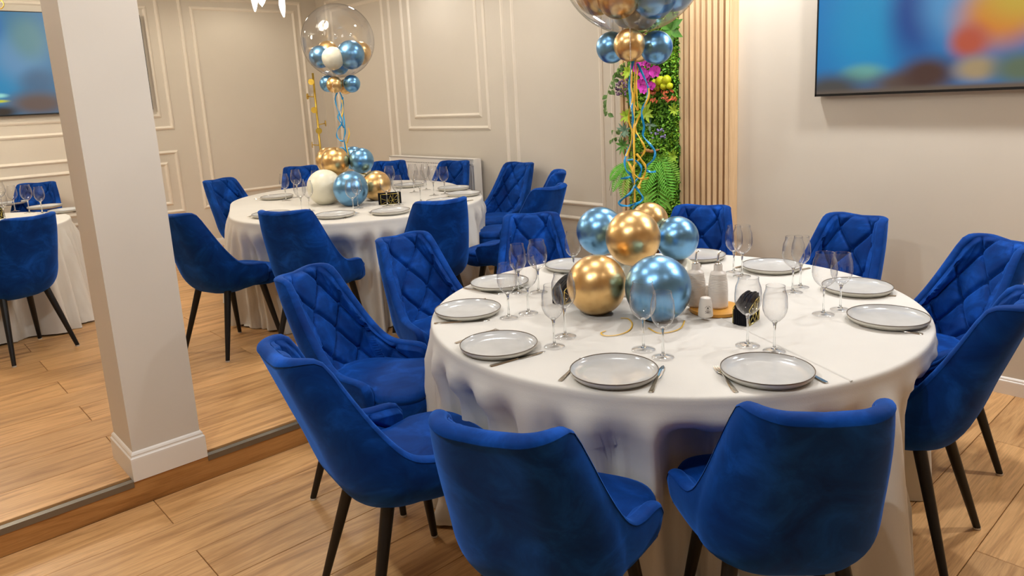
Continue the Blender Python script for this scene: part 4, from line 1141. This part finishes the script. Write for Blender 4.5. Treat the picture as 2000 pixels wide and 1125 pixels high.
for k, (x, y, s) in enumerate(((1243, 130, .95), (1256, 120, .9), (1268, 124, .85), (1250, 138, .9), (1260, 146, 1.0), (1281, 140, 1.05), (1268, 150, .95), (1252, 164, .9), (1258, 175, .8), (1272, 168, .75))):
    f = bpy.data.objects.new('flower', None); COL.objects.link(f); f.parent = t; f.location = gp(x, y, .10+.008*(k % 3))-t.location
    f.rotation_euler = (rr.uniform(-.3, .3), rr.uniform(-.2, .3), rr.uniform(-.45, .45)); f.scale = (s, s, s)
    for a, me in ((0, pet_n), (75, pet_w), (-75, pet_w), (145, pet_n), (-145, pet_n), (180, lip_me)):
        o = bpy.data.objects.new('lip' if me is lip_me else 'petal', me); COL.objects.link(o); o.parent = f; o.rotation_euler = (radians(a), 0, 0); o.location = (-.004 if me is lip_me else 0, 0, 0)
# purple heads and lavender
def dotcluster(name, cat, label, pts, mt, r, stem_to=None):
    t = plant(name, label, cat, gp(*pts[0][:2], .06)); 
    for (x, y) in pts:
        mb = MB(); mb.sphere((0, 0, 0), r*rr.uniform(.8, 1.2), 8, 6); o = mb.build('blossom', mt, t, True); o.location = gp(x, y, .06+rr.uniform(0, .03))-t.location
    if stem_to:
        for (x, y) in pts[::2]: MB().tube([gp(x, y, .07)-t.location, gp(stem_to[0]+rr.uniform(-6, 6), stem_to[1], .03)-t.location], .0014, 5).build('stem', 'leaf_deep', t)
dotcluster('purple_flower', 'flower', 'dusty purple flower head at the left edge of the plant wall', [(1213+rr.uniform(-10, 12), 172+rr.uniform(-16, 14)) for _ in range(34)], 'flower_purple', .0075, (1224, 190))
dotcluster('lavender', 'flower', 'pale lavender sprigs above the fern', [(1274+rr.uniform(-3, 34), 262+rr.uniform(-10, 9)) for _ in range(18)], 'flower_lavender', .0065, (1285, 300))
t = plant('bark_piece', 'brown bark piece lying in the foliage above the fern', 'bark', gp(1268, 296, .05))
mb = MB().tube([gp(x, y, .06)-t.location for x, y in ((1252, 300), (1262, 293), (1274, 296), (1288, 292))], [.006, .013, .012, .004], 8)
mb.build('bark', 'riser_oak', t, True)

# ================================================================== TELEVISIONS
make_screen('screen_right', [(.05, .55, .5, .7, (0, 120, 185)), (.16, .40, .16, .5, (0, 138, 190)), (.30, .42, .11, .36, (4, 66, 138)), (.40, .45, .12, .28, (72, 140, 190)), (.52, .36, .15, .22, (205, 120, 38)), (.58, .46, .16, .20, (192, 160, 50)),
     (.445, .24, .07, .12, (178, 78, 52)), (.68, .30, .08, .2, (40, 178, 228)), (.15, .11, .09, .07, (96, 158, 152)), (.05, .02, .16, .13, (66, 66, 66)), (.28, .04, .16, .10, (84, 68, 62)), (.34, .09, .11, .12, (68, 42, 36)), (.47, .10, .08, .09, (160, 138, 102)), (.58, .09, .10, .11, (88, 104, 82)), (.5, .0, .9, .035, (96, 82, 70))], (4, 104, 166), .55)
make_screen('screen_left', [(.24, .45, .12, .7, (0, 128, 178)), (.22, .85, .10, .25, (0, 96, 160)), (.34, .55, .16, .3, (84, 136, 176)), (.40, .75, .12, .3, (80, 130, 138)), (.42, .32, .12, .18, (54, 96, 130)), (.40, .10, .22, .16, (96, 78, 72)), (.21, .19, .06, .03, (150, 218, 210)), (.21, .135, .06, .02, (196, 200, 40)), (.22, .03, .10, .08, (40, 30, 24))], (40, 110, 150), .55)
def tv(label, plane, a0, a1, z0, z1, mt):
    """flat panel on a wall; plane 'R' faces -x, 'L' faces -y; a0 is the viewer's left end"""
    if plane == 'R': t = thing('television', label, 'television', (XR, a0, z0), radians(-90), 'flat televisions')
    else: t = thing('television', label, 'television', (a0, YL, z0), 0, 'flat televisions')
    w, h = abs(a1-a0), z1-z0; bz = .008
    mb = MB().box(0, w, -.052, -.012, 0, h); mb.box(w*.25, w*.75, -.012, -.001, h*.2, h*.8); mb.build('housing', 'plastic_black', t)
    mb = MB()
    for b in ((0, w, 0, bz*1.6), (0, w, h-bz, h), (0, bz, 0, h), (w-bz, w, 0, h)): mb.box(b[0], b[1], -.056, -.052, b[2], b[3])
    mb.build('bezel', 'plastic_black', t)
    me = bpy.data.meshes.new('screen'); me.from_pydata([(bz, -.0525, bz*1.6), (w-bz, -.0525, bz*1.6), (w-bz, -.0525, h-bz), (bz, -.0525, h-bz)], [], [(0, 1, 2, 3)])
    uv = me.uv_layers.new(name='UVMap')
    for i, c in enumerate(((0, 0), (1, 0), (1, 1), (0, 1))): uv.data[i].uv = c
    link('screen', me, mt, t)
tv('wall television with blue and orange picture on the right wall', 'R', atx(1592, 188, 4.10).y, atx(1592, 188, 4.10).y-1.69, 1.515, 2.465, 'screen_right')
tv('wall television with blue picture partly behind the pillar', 'L', .79, 2.48, 1.665, 2.615, 'screen_left')

# ================================================================== RADIATOR
ry0, ry1, rz0, rz1 = 5.38, 6.82, ZP+.14, 1.045
ra = thing('radiator', 'white panel radiator under the wall moulding behind the far table', 'radiator', (XB, 6.1, ZP))
def rb(x0, x1, y0, y1, z0, z1): return MB().box(-x1, -x0, y0-6.1, y1-6.1, z0-ZP, z1-ZP)
rb(.035, .115, ry0, ry1, rz0, rz1-.022).build('panel_core', 'radiator_dark', ra)
mb = rb(.113, .120, ry0, ry1, rz0, rz1-.008)
n = 40
for i in range(n):
    y0 = ry0+.03+(ry1-ry0-.06)*i/n; mb.add(*(lambda q: (q.v, q.f))(rb(.118, .1235, y0, y0+.021, rz0+.05, rz1-.07)))
mb.build('front_panel', 'radiator_enamel', ra)
rb(.030, .123, ry0-.002, ry0+.010, rz0, rz1).build('side_panel', 'radiator_enamel', ra); rb(.030, .123, ry1-.010, ry1+.002, rz0, rz1).build('side_panel', 'radiator_enamel', ra)
mb = MB()
for (x0, x1) in ((.030, .042), (.060, .068), (.086, .094), (.112, .123)): mb.add(*(lambda q: (q.v, q.f))(rb(x0, x1, ry0, ry1, rz1-.012, rz1)))
for i in range(60):
    y0 = ry0+(ry1-ry0)*i/60; mb.add(*(lambda q: (q.v, q.f))(rb(.030, .123, y0, y0+.010, rz1-.012, rz1-.002)))
mb.build('top_grille', 'radiator_enamel', ra)
mb = MB()
for i in range(48):
    y0 = ry0+.02+(ry1-ry0-.04)*i/48; mb.add(*(lambda q: (q.v, q.f))(rb(.1195, .1206, y0, y0+.014, rz1-.060, rz1-.052)))
mb.build('vent_slots', 'radiator_dark', ra)
for y in (ry0+.06, ry1-.06): MB().tube([(-.085, y-6.1, rz0-ZP+.02), (-.085, y-6.1, .002)], .010, 10).build('pipe', 'radiator_enamel', ra)
for y in (ry0+.012, ry1-.012): MB().tube([(-.128, y-6.1, rz1-ZP-.05), (-.118, y-6.1, rz1-ZP-.05)], .014, 12).build('valve', 'radiator_enamel', ra)

# ================================================================== COAT RACK
cr_ = Vector((4.18, 7.98, ZP)); ck = thing('coat_rack', 'slim golden coat rack with round pegs standing in the corner', 'coat rack', cr_)
ztop = 1.99
MB().tube([(0, 0, .01), (0, 0, ztop-ZP)], .012, 12).build('pole', 'gold_brass', ck, True)
MB().lathe([(0, 0), (.17, 0), (.17, .012), (.03, .02), (0, .02)], 32).build('base', 'gold_brass', ck, True)
for (zz, a) in ((1.88, 225), (1.72, 135), (1.56, 225), (1.40, -20), (1.32, 245), (1.16, 150), (1.00, 225), (.86, 20)):
    d = Vector((cos(radians(a)), sin(radians(a)), .0)); z = zz-ZP
    pg = MB().tube([d*.012+Vector((0, 0, z)), d*.085+Vector((0, 0, z+.01))], .005, 8).build('peg', 'gold_brass', ck, True)
    dm = MB().lathe([(0, -.004), (.034, -.004), (.036, 0), (.034, .004), (0, .004)], 24).build('disc', 'gold_brass', pg)
    dm.location = d*.088+Vector((0, 0, z+.01)); dm.rotation_euler = d.to_track_quat('Z', 'Y').to_euler()

# ================================================================== LAMPS
def petal_lamp_mesh():
    V = []; Fc = []; n, m_ = 10, 9
    for i in range(n+1):
        s = i/n; w = .040*(sin(pi*min(1, s*.93+.07))**.75) if i < n else .0005
        for j in range(m_):
            u = (j/(m_-1)-.5)*2; V.append((u*w, -.030*(1-u*u)*sin(pi*s*.9), -.19*s))
    for i in range(n):
        for j in range(m_-1): Fc.append((i*m_+j, i*m_+j+1, (i+1)*m_+j+1, (i+1)*m_+j))
    me = proto_mesh(MB().add(V, Fc), 'petal', 'lamp_petal_glow', True, 80)
    return me
pl_me = petal_lamp_mesh()
def chandelier(label, c, tips, power, color=WARM, ring=None):
    t = thing('chandelier', label, 'chandelier', c, 0, 'petal chandeliers')
    MB().tube([(0, 0, -.02), (0, 0, CEIL-c.z-.03)], .008, 10).build('stem', 'gold_brass', t, True)
    MB().lathe([(0, 0), (.07, 0), (.07, .025), (0, .025)], 24, 0, 0, CEIL-c.z-.027).build('ceiling_rose', 'gold_brass', t, True)
    for k, tp in enumerate(tips):
        top = tp+Vector((0, 0, .19))-c
        o = bpy.data.objects.new('petal', pl_me); COL.objects.link(o); o.parent = t; o.location = top; o.rotation_euler = (0, 0, k*1.9+.8)
        MB().tube([(0, 0, .02+.02*(k % 3)), (top.x*.6, top.y*.6, top.z+.05), tuple(top)], .0045, 8).build('arm', 'gold_brass', t, True)
    if ring:
        mb = MB(); r = .030; mb.tube([(ring-c)+RT*(r*cos(a))-DN*(r*sin(a)) for a in [2*pi*i/28 for i in range(29)]], .0035, 8, False); mb.build('ring', 'gold_brass', t, True)
        MB().tube([ring-c-DN*r, (0, 0, .1)], .003, 6).build('ring_wire', 'gold_brass', t, True)
    l = bpy.data.lights.new('chandelier_light', 'POINT'); l.energy = power; l.color = color; l.shadow_soft_size = .20
    o = bpy.data.objects.new('chandelier_light', l); COL.objects.link(o); o.location = (c.x, c.y, c.z-.05+.1); 
    return t
c2 = Vector((2.42, 5.08, 2.50))
chandelier('white petal chandelier hanging over the table by the radiator', c2,
    [aty(497, 23, 4.90), aty(512, 13, 5.2), aty(556, 34, 5.0)]+[Vector((2.42+.22*cos(a), 5.08+.22*sin(a), 2.40)) for a in (0.2, .9, 1.6, 2.3)], 25)
c3 = Vector((.25, 6.6, 2.55))
chandelier('white petal chandelier over the table left of the pillar', c3, [Vector((.25+.2*cos(a), 6.6+.2*sin(a), 2.48)) for a in (0, 1.05, 2.1, 3.14, 4.2, 5.2)], 46, WARM, aty(-1, 9, 6.3))
c4 = Vector((2.15, 2.0, 2.62))
chandelier('white petal chandelier over the nearest table', c4, [Vector((2.15+.22*cos(a), 2.0+.22*sin(a), 2.50)) for a in (.3, 1.2, 2.1, 3.0, 3.9, 4.8, 5.7)], 10, NEUT)
for i, (x, y, p, col, where) in enumerate(FILL_DOWNS):  # added fill: spot plus a fixture to carry it, all out of view
    fill_downlight(x, y, p, col)
    t = thing('added_downlight', 'added unseen ceiling downlight '+where, 'downlight', (x, y, CEIL), 0, 'added ceiling downlights')
    MB().lathe([(.045, -.004), (.060, -.006), (.062, -.001), (.045, -.001)], 28).build('ring', 'white_trim', t, True)
    MB().lathe([(0, -.002), (.045, -.002), (.045, -.001)], 24).build('lens', 'fill_lens', t)
